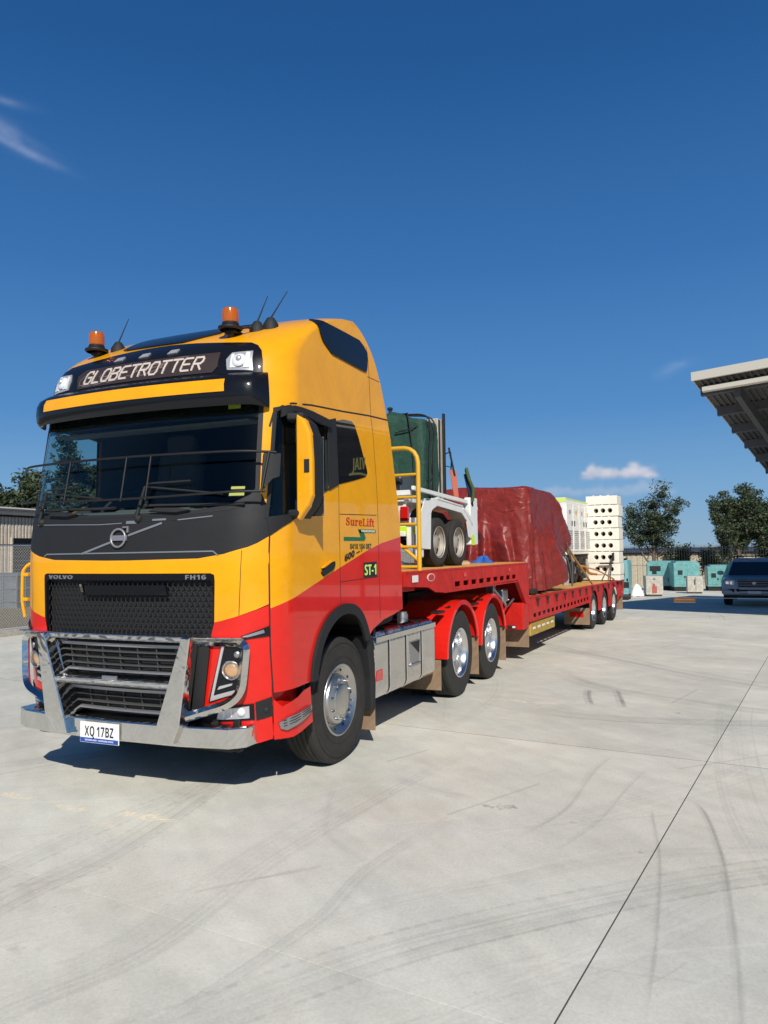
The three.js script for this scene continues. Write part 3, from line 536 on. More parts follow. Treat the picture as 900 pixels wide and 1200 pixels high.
// wheels
const tyreProf = (R, rim, w, grooves = 4) => {
  const h = w / 2, a = [[rim - .012, -h * .80], [rim + .01, -h * .92], [lerp(rim, R, .35), -h * 1.0], [lerp(rim, R, .7), -h * .99], [R - .03, -h * .93], [R - .008, -h * .86]];
  const tr = []; const n = grooves, W = h * .80;
  for (let k = 0; k <= n; k++) { const x0 = lerp(-W, W, k / (n + 1)) , x1 = lerp(-W, W, (k + 1) / (n + 1)); tr.push([R, x0 + .006], [R, x1 - .006]); if (k < n) tr.push([R - .014, x1 - .004], [R - .014, x1 + .004]); }
  return [...a, ...tr, ...a.map(([r, x]) => [r, -x]).reverse()];
};
function wheelParts(kind) {
  const P = {};
  if (kind === 'steer') {
    P.tyre = latheX(tyreProf(.525, .298, .30), 56);
    P.rings = [.36, .44, .475].map((r) => new THREE.TorusGeometry(r, .003, 4, 56).rotateY(Math.PI / 2).translate(.148, 0, 0));
    P.rim = latheX([[.298, -.12], [.27, -.10], [.262, .04], [.268, .10], [.285, .128], [.302, .128], [.304, .138], [.296, .146], [.280, .140], [.262, .118], [.236, .104], [.228, .085], [.214, .088], [.206, .118], [.19, .134], [.14, .140], [.13, .150], [.122, .162], [.06, .168], [0, .168]], 56);
    P.nut = disc(.0135, .035, 0, 0, 0, 'x', 8, .010); P.nutR = .168; P.nutX = .150; P.hole = .249; P.holeX = .110;
  } else if (kind === 'drive') {
    P.tyre = [latheX(tyreProf(.525, .298, .28, 3), 56), latheX(tyreProf(.525, .298, .28, 3), 40).translate(-.335, 0, 0)];
    P.rim = latheX([[.29, -.42], [.26, -.40], [.25, -.06], [.252, -.05], [.256, .05], [.262, .10], [.284, .124], [.302, .124], [.304, .134], [.296, .140], [.280, .136], [.258, .106], [.246, .05], [.240, -.045], [.225, -.058], [.16, -.06]], 56);
    P.hub = latheX([[.16, -.06], [.155, -.045], [.13, -.04], [.125, .055], [.112, .072], [.06, .082], [0, .082]], 32);
    P.nut = disc(.015, .045, 0, 0, 0, 'x', 8, .012); P.nutR = .178; P.nutX = -.038;
  } else {
    P.tyre = [latheX(tyreProf(.405, .235, .235, 3), 44), latheX(tyreProf(.405, .235, .235, 3), 32).translate(-.27, 0, 0)];
    P.rim = latheX([[.22, -.3], [.195, -.03], [.20, .05], [.222, .098], [.240, .098], [.240, .110], [.222, .108], [.196, .05], [.188, -.035], [.13, -.04]], 44);
    P.hub = latheX([[.13, -.04], [.10, -.02], [.095, .05], [.08, .06], [0, .065]], 24);
    P.nut = disc(.014, .03, 0, 0, 0, 'x', 6, .011); P.nutR = .145; P.nutX = -.025;
  }
  return P;
}
const WP = { steer: wheelParts('steer'), drive: wheelParts('drive'), low: wheelParts('low') };
const cache = {};
function addWheel(parent, kind, x, y, z, s, tm = M.rubber) {
  const P = WP[kind], K = cache[kind] || (cache[kind] = {});
  const w = new THREE.Group(); w.name = 'wheel'; w.position.set(x, y, z); w.rotation.y = s > 0 ? 0 : Math.PI; parent.add(w);
  const t = part('tyre', K.t || (K.t = merged([P.tyre, P.rings || []])), tm, w);
  const rim = part('rim', K.r || (K.r = merged([P.rim])), kind === 'steer' ? M.rimSteel : M.alloy, w);
  if (P.hub) part('hub', K.h || (K.h = merged(P.hub)), kind === 'drive' ? M.alloy : M.satin, w);
  K.n = K.n || (() => { const g = merged(P.nut); return g; })();
  if (kind === 'steer') {
    for (let k = 0; k < 10; k++) { const a = k * Math.PI / 5 + .1; const n = part('wheel_nut', K.n, M.chrome, w); n.position.set(P.nutX, Math.cos(a) * P.nutR, Math.sin(a) * P.nutR); }
    part('hand_hole', K.hh || (K.hh = merged(Array.from({ length: 10 }, (_, k) => { const a = k * Math.PI / 5 + .4; return disc(.0135, .006, P.holeX + .002, Math.cos(a) * P.hole, Math.sin(a) * P.hole, 'x', 10); }))), M.black, w);
  } else {
    K.na = K.na || merged(Array.from({ length: 10 }, (_, k) => { const a = k * Math.PI / 5; return P.nut.clone().translate(P.nutX, Math.cos(a) * P.nutR, Math.sin(a) * P.nutR); }));
    stuff(part('wheel_nuts', K.na, M.satin, w));
  }
  return w;
}
const L1 = 3.167;
for (const s of [1, -1]) {
  addWheel(truck, 'steer', s * 1.045, .525, 0, s);
  for (const z of [-L1, -L1 - 1.37]) {
    addWheel(truck, 'drive', s * 1.085, .525, z, s);
    // half-round mudguard: shell plus rolled outer lip
    const arc = (r0, r1, a0, a1, n = 22) => { const p = []; for (let i = 0; i <= n; i++) { const a = lerp(a0, a1, i / n); p.push([z + Math.cos(a) * r0, .525 + Math.sin(a) * r0]); } for (let i = n; i >= 0; i--) { const a = lerp(a0, a1, i / n); p.push([z + Math.cos(a) * r1, .525 + Math.sin(a) * r1]); } return p; };
    const a0 = -.0, a1 = Math.PI * .93;
    const fd = part('mudguard', side(arc(.628, .642, a0, a1), s > 0 ? 1.265 : -.615, .65, {}), M.red, truck);
    part('mudguard_lip', [side(arc(.585, .640, a0, a1), s > 0 ? 1.272 : -1.247, .025, { bevel: .006 })], M.red, fd);
    part('mudguard_bracket', [bx(.10, .03, .22, s * 1.15, 1.06, z + .60, .005), rod([s * .5, .8, z + .3], [s * 1.2, 1.1, z + .3], .02)], M.blackMetal, fd);
    part('mud_flap', bx(.62, .52, .016, s * .94, .42, z - .655, .003), M.flapTan, fd);
  }
  // flap ahead of the drive wheels
  part('mud_flap', bx(.50, .34, .016, s * .98, .36, -2.42, .003), M.flapTan, truck);
}
// chassis, axles, fifth wheel
each('chassis_rail', both([bx(.08, .28, 6.2, .43, .82, -2.1, .01)]), M.blackMetal, truck);
each('axle', [rod([-1.0, .525, 0], [1.0, .525, 0], .06), rod([-.9, .525, -L1], [.9, .525, -L1], .085), rod([-.9, .525, -L1 - 1.37], [.9, .525, -L1 - 1.37], .085), lathe([[0, -.26], [.2, -.2], [.24, 0], [.2, .2], [0, .26]], 16, 0, .525, -L1), lathe([[0, -.26], [.2, -.2], [.24, 0], [.2, .2], [0, .26]], 16, 0, .525, -L1 - 1.37)], M.dark, truck);
part('engine', [bx(1.0, .75, 1.3, 0, .9, .2, .05), bx(.7, .5, 1.2, 0, .8, -1.2, .05)], M.dark, truck);
part('fifth_wheel', [bx(.95, .06, .85, 0, 1.20, -3.75, .02), bx(.80, .14, .5, 0, 1.1, -3.75, .02)], M.dark, truck);
part('deck_plate', [bx(.9, .02, 1.4, 0, .98, -1.8, .005), bx(.7, .5, .35, 0, 1.3, -1.05, .04), rod([.3, 1.0, -1.0], [.3, 2.2, -.95], .05)], M.dark, truck);
each('air_line', [cable([[.2, 1.5, -.8], [.3, 1.2, -1.2], [.2, 1.25, -1.9], [.1, 1.4, -2.2]], .015), cable([[-.1, 1.5, -.8], [0, 1.15, -1.2], [-.1, 1.2, -1.9], [-.1, 1.4, -2.2]], .015)], M.black, truck);
// fuel tanks: four polished segments between straps
for (const s of [1, -1]) {
  const prof = (gr) => { const p = [], x0 = .62, x1 = 1.225, y0 = .385, y1 = 1.035, R = [[x1, y0, .10, -1], [x1, y1, .13, 0], [x0, y1, .06, 1], [x0, y0, .06, 2]]; for (const [cx, cy, r, q] of R) { const ox = cx - (cx === x1 ? r : -r), oy = cy - (cy === y1 ? r : -r); for (let i = 0; i <= 6; i++) { const a = (q + i / 6) * Math.PI / 2; p.push([ox + Math.cos(a) * (r - gr), oy + Math.sin(a) * (r - gr)]); } } return p.map(([x, y]) => [s * x, y]); };
  const seg = (z0, z1, gr, b) => new THREE.ExtrudeGeometry(shp(s > 0 ? prof(gr) : prof(gr).reverse()), { depth: z0 - z1 - 2 * b, bevelEnabled: b > 0, bevelSize: b, bevelThickness: b, bevelSegments: 2, bevelOffset: -b }).translate(0, 0, z1 + b);
  const tank = part('fuel_tank', seg(-.60, -2.27, .012, 0), M.dark, truck);
  const zs = [-.60, -.965, -1.40, -1.835, -2.27];
  for (let k = 0; k < 4; k++) part('tank_panel', seg(zs[k] - .026, zs[k + 1] + .026, 0, .014), M.steel, tank);
  each('tank_strap', zs.slice(1, 4).map((z) => seg(z + .008, z - .008, .004, 0)), M.black, tank);
  part('top_rail', [bx(.022, .055, 1.60, s * 1.232, .955, -1.43, .006)], M.steel, tank);
  part('tank_step', [side([[-1.48, .845], [-1.76, .845], [-1.73, .60], [-1.52, .60]], s > 0 ? 1.232 : -1.222, .010, {}), bx(.05, .03, .26, s * 1.22, .60, -1.62, .005)], M.satin, tank);
  part('tank_step_hollow', [side([[-1.49, .835], [-1.75, .835], [-1.735, .70]], s > 0 ? 1.235 : -1.231, .004, {})], M.black, tank);
  part('tank_badge', [bx(.008, .10, .14, s * 1.228, .62, -.72, .003)], M.lampRed, tank);
  part('filler_cap', [disc(.06, .06, s * .98, 1.06, -1.9, 'y', 20), disc(.05, .03, s * .98, 1.10, -1.9, 'y', 20)], M.satin, tank);
  part('tank_cover', [side([[-.42, 1.10], [-.95, 1.17], [-1.22, 1.16], [-1.18, 1.08], [-.62, 1.04]], s > 0 ? 1.17 : -.72, .45, { bevel: .02 })], M.plastic, truck);
}
// mirrors: tall body-coloured shell in front, dark housing and arms behind
for (const s of [1]) {
  const F = [[1.295, 2.03], [1.295, 2.79], [1.305, 2.825], [1.375, 2.765], [1.418, 2.66], [1.43, 2.45], [1.43, 2.20], [1.395, 2.12], [1.315, 2.02]].map(([x, y]) => [s * x, y]); if (s < 0) F.reverse();
  const cap = new THREE.ExtrudeGeometry(shp(F), { depth: .03, bevelEnabled: true, bevelSize: .02, bevelThickness: .025, bevelSegments: 3, bevelOffset: -.02 }).translate(0, 0, .86);
  const m = part('mirror', cap, M.yellow, truck);
  const B = F.map(([x, y]) => [x + s * .004, lerp(2.42, y, .97)]);
  part('mirror_housing', [new THREE.ExtrudeGeometry(shp(B), { depth: .12, bevelEnabled: true, bevelSize: .015, bevelThickness: .015, bevelSegments: 2, bevelOffset: -.015 }).translate(0, 0, .74)], M.plastic, m);
  each('mirror_glass', [bx(.11, .44, .004, s * 1.375, 2.44, .722, .002), bx(.11, .16, .004, s * 1.375, 2.13, .722, .002)], M.reflector, m);
  part('mirror_notch', bx(.045, .10, .006, s * 1.39, 2.42, .917, .002), M.black, m);
  each('mirror_arm', [bx(.14, .06, .16, s * 1.27, 2.80, .84, .02, [0, s * .3, 0]), bx(.12, .06, .14, s * 1.27, 2.07, .85, .02)], M.plastic, m);
  const f = s > 0 ? (P) => P : mir;
  part('wind_deflector', slab(f([[1.20, 2.86], [1.29, 2.895], [1.53, 2.89], [1.69, 2.878], [1.90, 2.862], [1.90, 2.80], [1.70, 2.81], [1.52, 2.83], [1.30, 2.85], [1.20, 2.79]]), .012, .022), M.plastic, truck);
}
// yellow grab rail on the far corner
part('grab_rail', [bent([[-1.245, 1.735, 1.02], [-1.31, 1.67, 1.08], [-1.315, 1.40, 1.08], [-1.29, 1.26, 1.07]], .014, .05, 20), bx(.06, .03, .03, -1.28, 1.62, 1.07, .006), bx(.06, .03, .03, -1.28, 1.41, 1.07, .006)], M.yellow, truck);
// rotating beacons and aerials
for (const [x, z, s] of [[.665, .84, 1], [-.765, .80, -1]]) {
  const y = 3.585;
  const bs = part('beacon_base', [lathe([[.085, 0], [.098, .01], [.098, .025], [.07, .035], [.066, .06], [.055, .065]], 24, x, y - .035, z), bx(.10, .03, .12, x, y - .045, z - .04, .01), bent([[x + s * .08, y - .02, z - .02], [x + s * .13, y, z - .08], [x + s * .12, y - .06, z - .18]], .012, .03, 12), rod([x, y - .05, z], [x, y - .11, z - .05], .03)], M.blackMetal, truck);
  part('beacon_lens', lathe([[.062, .028], [.065, .04], [.063, .09], [.060, .132], [.054, .142], [.03, .146], [0, .147]], 28, x, y - .0, z), M.amber, bs);
  part('beacon_lamp', [disc(.018, .06, x, y + .06, z), disc(.05, .02, x, y + .045, z, 'y', 20), bx(.06, .055, .01, x, y + .085, z - .02, .003)], M.reflector, bs);
  part('beacon_rib', Array.from({ length: 18 }, (_, k) => { const a = k * Math.PI / 9; return rod([x + Math.cos(a) * .064, y + .04, z + Math.sin(a) * .064], [x + Math.cos(a) * .061, y + .132, z + Math.sin(a) * .061], .0022, .0022, 4); }), M.amber, bs);
}
for (const [x, y, z, dx, dz] of [[.80, 3.60, .66, .07, -.05], [.89, 3.635, .60, .13, -.05], [-.63, 3.60, .68, .07, -.05]]) {
  const b = part('aerial_base', [lathe([[.07, -.06], [.062, 0], [.03, .05], [.02, .055]], 16, x, y, z)], M.black, truck);
  part('aerial', [rod([x, y + .05, z], [x + dx, y + .27, z + dz], .007, .003, 6)], M.black, b);
}
// signwriting on the flanks
for (const s of [1, -1]) {
  const f = s > 0 ? (P) => P : mir, U = (u, w) => (s > 0 ? u : -(u + w)), dir = 1, sl = (k) => (s > 0 ? k : -k);
  const g1 = part('lettering', letters('SureLift', font.rb, U(2.255, .59), 2.005, .072, .59, .0015, .0015), std([.50, .012, .012], .5), truck);
  part('green_stripe', [slab(f([[2.215, 1.905], [2.215, 1.870], [2.63, 1.872], [2.55, 1.905]].reverse()), .0008, .001), slab(f([[2.50, 1.968], [2.60, 1.968], [2.66, 1.90], [2.63, 1.872], [2.55, 1.905]]), .0008, .001), slab(f([[2.50, 1.975], [2.88, 1.978], [2.88, 1.946], [2.54, 1.942]]), .0008, .001)], std([.012, .14, .06], .5), truck);
  part('lettering', letters('TRANSPORT', font.sb, U(2.555, .31), 1.951, .020, .31, .0025, .0012), std([.8, .78, .70], .5), truck);
  part('phone_number', letters('0418 184 087', font.sb, U(2.335, .44), 1.798, .050, .44, .0015, .0015), std([.012, .06, .025], .5), truck);
  part('power_badge', [letters('600', font.sb, U(2.225, .19), 1.692, .056, .19, .002, .004, sl(.12), sl(.24)), slab(f([[2.46, 1.768], [2.53, 1.784], [2.53, 1.776], [2.46, 1.760]].reverse()), .001, .003), slab(f([[2.565, 1.805], [2.573, 1.805], [2.567, 1.775], [2.559, 1.775]].reverse()), .001, .003)], M.plastic, truck);
  const st = part('fleet_number_plate', slab(f([[2.605, 1.678], [2.89, 1.682], [2.893, 1.546], [2.605, 1.543]].reverse()), .001, .002), M.black, truck);
  part('fleet_number', letters('ST-1', font.sb, U(2.625, .25), 1.563, .097, .25, .0035, .0015), std([.62, .85, .16], .5), st);
}
// ---------------------------------------------------------------- low loader trailer, articulated a little; its own axes: x across, z along, origin above the kingpin
const TA = -0.041, PIV = [0, 0, -L1 - .7];
const TP = (x, y, z) => { const dx = x, dz = z - PIV[2], c = Math.cos(TA), s = Math.sin(TA); return [PIV[0] + c * dx + s * dz, y, PIV[2] - s * dx + c * dz]; };
const trailer = thing('low_loader_trailer', 'long red drop-deck low loader trailer coupled behind the prime mover', 'semi-trailer', PIV, TA);
const off = (g) => [].concat(g).flat(9).map((q) => q.translate(0, 0, -PIV[2]));
const tpart = (n, g, m, p = trailer, k) => part(n, off(g), m, p, k);
const GD = 1.555; // gooseneck deck height
const DK = (z) => lerp(1.005, .905, (-6.36 - z) / 9.4); // drop deck height
{
  const holes = []; for (let k = 0; k < 9; k++) { const z0 = -3.06 - k * .30; holes.push([[z0, 1.335], [z0 - .20, 1.335], [z0 - .20, 1.395], [z0, 1.395]]); }
  const gooseP = [[-1.62, 1.40], [-2.25, 1.365], [-2.45, 1.30], [-2.72, 1.285], [-5.72, 1.305], [-6.16, .93], [-6.36, .90], [-6.36, GD - .005], [-1.62, GD - .005]];
  for (const s of [1, -1]) {
    const sd = tpart('gooseneck_beam', side(gooseP, s > 0 ? 1.25 : -1.235, .015, { holes }), M.trailerRed);
    tpart('flange', [bx(.07, .02, 4.74, s * 1.222, GD - .006, -3.99, .004), bx(.06, .018, 3.02, s * 1.225, 1.285, -4.22, .004), side([[-5.72, 1.312], [-6.16, .937], [-6.16, .915], [-5.74, 1.285]], s > 0 ? 1.258 : -1.198, .06, {})], M.trailerRed, sd);
    for (const g of [bx(.012, .05, .08, s * 1.256, 1.47, -3.4, .004), bx(.012, .05, .08, s * 1.256, 1.48, -5.3, .004)]) tpart('marker_light', g, M.lampRed, sd);
    const st = [-6.37, ...[]]; const h2 = []; for (let k = 0; k < 15; k++) { const z0 = -6.60 - k * .305; h2.push([[z0, .665], [z0 - .20, .665], [z0 - .20, .730], [z0, .730]]); }
    const RP = [[-6.36, .615], [-6.36, DK(-6.36)], [-15.78, DK(-15.78)], [-15.85, .86], [-15.72, .50], [-15.05, .50]];
    for (const zc of [-14.33, -13.02, -11.71]) for (let i = 0; i <= 8; i++) { const a = -.1 + (Math.PI + .2) * i / 8; RP.push([zc - Math.cos(a) * .46, .40 + Math.sin(a) * .445]); }
    RP.push([-11.15, .62]);
    const rl = tpart('deck_rail', side(RP, s > 0 ? 1.25 : -1.235, .015, { holes: h2 }), M.trailerRed);
    tpart('flange', [bx(.05, .022, 4.75, s * 1.232, .615, -8.75, .004), side([[-6.36, DK(-6.36) + .012], [-15.78, DK(-15.78) + .012], [-15.78, DK(-15.78) - .012], [-6.36, DK(-6.36) - .012]], s > 0 ? 1.262 : -1.202, .06, {})], M.trailerRed, rl);
    for (let k = 0; k < 14; k++) { const z = -6.85 - k * .66, y = DK(z); tpart('rope_hook', [bx(.02, .035, .16, s * 1.268, y - .05, z, .004), bx(.018, .13, .025, s * 1.266, y - .10, z, .004)], M.dark, rl); }
    tpart('tool_box', [bx(.35, .22, 1.62, s * 1.06, .48, -7.28, .02), bx(.01, .03, .5, s * 1.24, .54, -7.7, .004)], std([.52, .36, .06], .6, .1, { map: T.dust }));
    for (let k = 0; k < 5; k++) tpart('reflector_strip', bx(.006, .035, .16, s * 1.238, .49, -6.68 - k * .30, .002), M.cream, rl);
    for (const zc of [-11.71, -13.02, -14.33]) { const wg = new THREE.Group(); addWheel(trailer, 'low', s * 1.115, .405 - (zc < -12 ? .03 : 0), zc - PIV[2], s); }
    tpart('mud_flap', [bx(.55, .36, .016, s * .96, .30, -11.20, .003)], M.flapTan);
    tpart('flap_badge', bx(.30, .12, .004, s * .96, .34, -11.188, .001), M.lampRed);
    tpart('mud_flap', [bx(.55, .40, .016, s * .96, .32, -15.62, .003)], M.flapTan);
    tpart('mud_flap', [bx(.52, .30, .016, s * .99, .37, -6.30, .003)], M.flapTan);
    tpart('tail_lamp', bx(.14, .10, .03, s * 1.12, .68, -15.86, .006), M.lampRed);
    tpart('side_lamp', bx(.016, .035, .07, s * 1.262, .60, -15.4, .003), M.amber);
  }
  tpart('gooseneck_deck', bx(2.40, .03, 4.73, 0, GD, -3.99, .004), M.deck);
  tpart('drop_deck', [(() => { const g = side([[-6.37, DK(-6.37)], [-15.78, DK(-15.78)], [-15.78, DK(-15.78) - .05], [-6.37, DK(-6.37) - .05]], 1.20, 2.40, {}); return g; })()], M.deck);
  tpart('gooseneck_wall', [bx(2.42, .68, .03, 0, 1.22, -6.345, .005)], M.trailerRed);
  tpart('drop_front_box', [bx(2.49, .42, .32, 0, .725, -6.19, .02)], M.trailerRed);
  for (const q of [1.06, .86]) tpart('front_marker', bx(.14, .05, .012, q, .56, -6.026, .003), M.black);
  for (const q of [1.09, .89]) tpart('front_reflector', bx(.05, .03, .014, q, .56, -6.024, .003), M.lampClear);
  for (const q of both([bx(.16, .42, 9.2, .45, .66, -11.0, .01), bx(.16, .22, 4.6, .45, 1.42, -4.0, .01)])) tpart('main_beam', q, M.dark);
  for (let k = 0; k < 16; k++) tpart('cross_member', bx(2.3, .10, .06, 0, k < 6 ? 1.45 : .80, k < 6 ? -2.0 - k * .8 : -6.9 - (k - 6) * .9, .005), M.dark);
  for (const z of [-11.71, -13.02, -14.33]) tpart('axle', rod([-1, .39, z], [1, .39, z], .06), M.dark);
  tpart('front_bolster', [bx(2.49, .155, .03, 0, 1.475, -1.615, .006), bx(2.2, .10, .5, 0, 1.38, -1.95, .01)], M.trailerRed);
  tpart('white_plate', bx(.006, .075, .15, 1.256, 1.475, -1.86, .002), M.white);
  const bd = disc(.07, .006, 0, 0, 0, 'x', 28); bd.scale(1, .62, 1.5).translate(1.255, 1.475, -2.30); tpart('maker_plate', bd, M.cream);
  const bd2 = disc(.06, .006, 0, 0, 0, 'x', 28); bd2.scale(1, .60, 1.5).translate(1.258, 1.475, -2.30); tpart('maker_plate_face', bd2, M.lampRed);
  for (const q of [.95, -.95]) tpart('landing_leg', [bx(.12, .75, .12, q, .95, -5.35, .01), bx(.25, .03, .25, q, .58, -5.35, .005)], M.satin);
  tpart('suspension_hose', [cable([[1.0, 1.2, -5.3], [1.1, 1.0, -5.5], [1.05, .9, -5.8], [1.1, 1.0, -6.0]], .02), cable([[.9, 1.2, -5.5], [1.0, 1.05, -5.7], [1.1, 1.0, -5.75]], .016), bx(.2, .2, .25, 1.02, 1.08, -5.55, .03)], M.satin);
  tpart('chain_and_junk', [lathe([[0, -.1], [.12, -.08], [.12, .08], [0, .1]], 14, 1.0, 1.07, -6.75), bx(.3, .12, .2, .9, 1.06, -6.9, .03), bx(.2, .10, .3, 1.05, 1.05, -7.15, .03), cable([[.8, 1.04, -6.6], [1.0, 1.12, -6.8], [1.1, 1.03, -7.0], [.9, 1.06, -7.4]], .02)], M.dark);
  // yellow tubular guard at the front corner
  const gr = tpart('guard_rail', [bent([[1.225, 1.55, -2.05], [1.225, 2.92, -2.05], [.20, 2.92, -2.05], [.20, 1.55, -2.05]], .026, .20, 60, 10)], M.tyellow);
  for (const y of [2.62, 2.37, 2.07, 1.82, 1.60]) tpart('guard_bar', rod([1.22, y, -2.05], [.20, y, -2.05], .017), M.tyellow, gr);
  tpart('guard_brace', [rod([1.22, 1.66, -2.06], [.42, 2.28, -2.10], .020)], M.tyellow, gr);
}

// ---------------------------------------------------------------- loads
const load = (name, label, cat, x, y, z, group, turn = 0) => thing(name, label, cat, TP(x, y, z), TA + turn, group);

// white tandem trailer carried on the gooseneck, its tail towards us; base at the middle of the near wheels
{
  const X = -.03, Z = -3.52, o = load('tandem_trailer', 'white tandem-axle plant trailer with hi-vis stripes, chained on the gooseneck deck behind the cab', 'trailer', X, GD + .017, Z);
  const P = (n, g, m, p = o) => part(n, g, m, p);
  const tyreP = tyreProf(.305, .19, .20, 4);
  const ty = merged(latheX(tyreP, 36)), rimG = merged(latheX([[.195, -.08], [.175, 0], [.178, .06], [.19, .095], [.197, .095], [.197, .088], [.18, .05], [.165, .01], [.12, .03], [.075, .035], [.07, .06], [0, .065]], 30)), hol = merged(Array.from({ length: 5 }, (_, k) => { const a = k * Math.PI * .4; return bx(.012, .07, .035, .028, Math.cos(a) * .128, Math.sin(a) * .128, .004, [-a, 0, 0]); }));
  const rimM = std([.42, .38, .32], .55, .3);
  for (const s of [1, -1]) for (const z of [.345, -.345]) { const w = new THREE.Group(); w.name = 'wheel'; w.position.set(s * .95, .305, z); w.rotation.y = s > 0 ? 0 : Math.PI; o.add(w); part('tyre', ty, M.rubber, w); part('rim', rimG, rimM, w); part('rim_slot', hol, M.black, w); }
  for (const s of [1, -1]) {
    // angular mudguard: cutaway plate and top skin
    const FP = [[1.04, .78], [.86, .80], [.74, .68], [.70, .30], [.66, .20], [.70, .20], [.95, .20], [1.04, .38]];
    P('mudguard', [side([[.72, .22], [.74, .55], [.60, .70], [.44, .755], [-.42, .70], [-.62, .60], [-.70, .38], [-.80, .36], [-.80, .66], [-.60, .74], [-.42, .80], [.44, .86], [.70, .80], [.95, .58], [.90, .22]], s > 0 ? 1.06 : -1.045, .015, {}), bx(.26, .015, .90, s * .94, .815, 0, .004, [-.06, 0, 0]), bx(.26, .015, .42, s * .94, .66, -.66, .004, [-.5, 0, 0])], M.white);
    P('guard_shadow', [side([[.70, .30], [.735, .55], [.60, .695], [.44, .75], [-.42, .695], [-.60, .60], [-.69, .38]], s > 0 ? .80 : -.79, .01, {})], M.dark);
    P('tail_corner', [bx(.10, .34, .30, s * .99, .42, .98, .02), bx(.05, .20, .24, s * 1.03, .22, .98, .02)], M.white);
    P('tail_lamp', [bx(.10, .17, .05, s * .95, .63, 1.17, .01)], M.lampRed); P('skirt', [side([[.70, .22], [1.12, .24], [1.12, .46], [.86, .80], [.66, .80]], s > 0 ? 1.072 : -1.06, .012)], M.white);
    each('hi_vis_stripe', [bx(.50, .09, .006, s * .72, .44, 1.158, .002), bx(.006, .09, .30, s * 1.062, .44, 1.0, .002), bx(.006, .14, .10, s * 1.062, .34, -.86, .002)], M.hivis, o);
    P('front_board', [bx(.10, .66, .30, s * 1.0, .60, -.95, .02)], M.white);
  }
  P('tail_board', [bx(1.9, .36, .05, 0, .62, 1.12, .01), bx(2.0, .05, .08, 0, .80, 1.12, .01), bx(1.9, .06, .10, 0, .40, 1.12, .01)], M.white);
  each('tow_frame', [bx(.08, .10, 4.2, .5, .42, -.6, .01), bx(.08, .10, 4.2, -.5, .42, -.6, .01), bx(1.8, .08, .08, 0, .42, 1.0, .01), bx(1.4, .08, .08, 0, .42, -.8, .01), rod([-.9, .305, .345], [.9, .305, .345], .04), rod([-.9, .305, -.345], [.9, .305, -.345], .04)], M.dark, o);
  P('coupling', [bx(.3, .3, .25, .3, .2, 1.3, .05), lathe([[0, -.12], [.12, -.1], [.14, 0], [.1, .1], [0, .12]], 14, .55, .20, 1.25), cable([[.7, .1, 1.2], [.8, .2, 1.35], [.95, .06, 1.3], [1.05, .02, 1.0]], .03)], M.satin);
  P('bed', [bx(1.9, .06, 2.6, 0, .80, -.1, .01), bx(2.0, .06, .05, 0, .88, 1.10, .01)], M.white);
  each('side_rail', both([bx(.04, .05, 1.9, 1.0, .90, .1, .008, [-.04, 0, 0])]), M.white, o);
  each('stand_box', [bx(.5, .3, .45, .55, .98, .72, .02), bx(.35, .3, .4, .0, .98, .75, .02)], M.satin, o);
  P('work_lamp', [bx(.10, .08, .08, .80, 1.02, 1.02, .02)], M.black);
}
// dark green tarpaulin over the load on that trailer: a draped hood with folds
function drape(prof, n, m, f) { // prof(t) -> half sizes etc.; f(i/n, j/m) -> [x, y, z]
  const pos = [], idx = [], uv = []; for (let j = 0; j <= m; j++) for (let i = 0; i <= n; i++) { const p = f(i / n, j / m); pos.push(...p); uv.push(i / n * 8, j / m * 3); }
  for (let j = 0; j < m; j++) for (let i = 0; i < n; i++) { const a = j * (n + 1) + i, b = a + 1, c = a + n + 1, d = c + 1; idx.push(a, b, d, a, d, c); }
  const g = new THREE.BufferGeometry(); g.setAttribute('position', new THREE.Float32BufferAttribute(pos, 3)); g.setAttribute('uv', new THREE.Float32BufferAttribute(uv, 2)); g.setIndex(idx); g.computeVertexNormals(); return g;
}
const rrect = (a, hx, hz, p = 8) => { const c = Math.cos(a), s = Math.sin(a), k = Math.pow(Math.pow(Math.abs(c), p) + Math.pow(Math.abs(s), p), -1 / p); return [c * k * hx, s * k * hz]; };
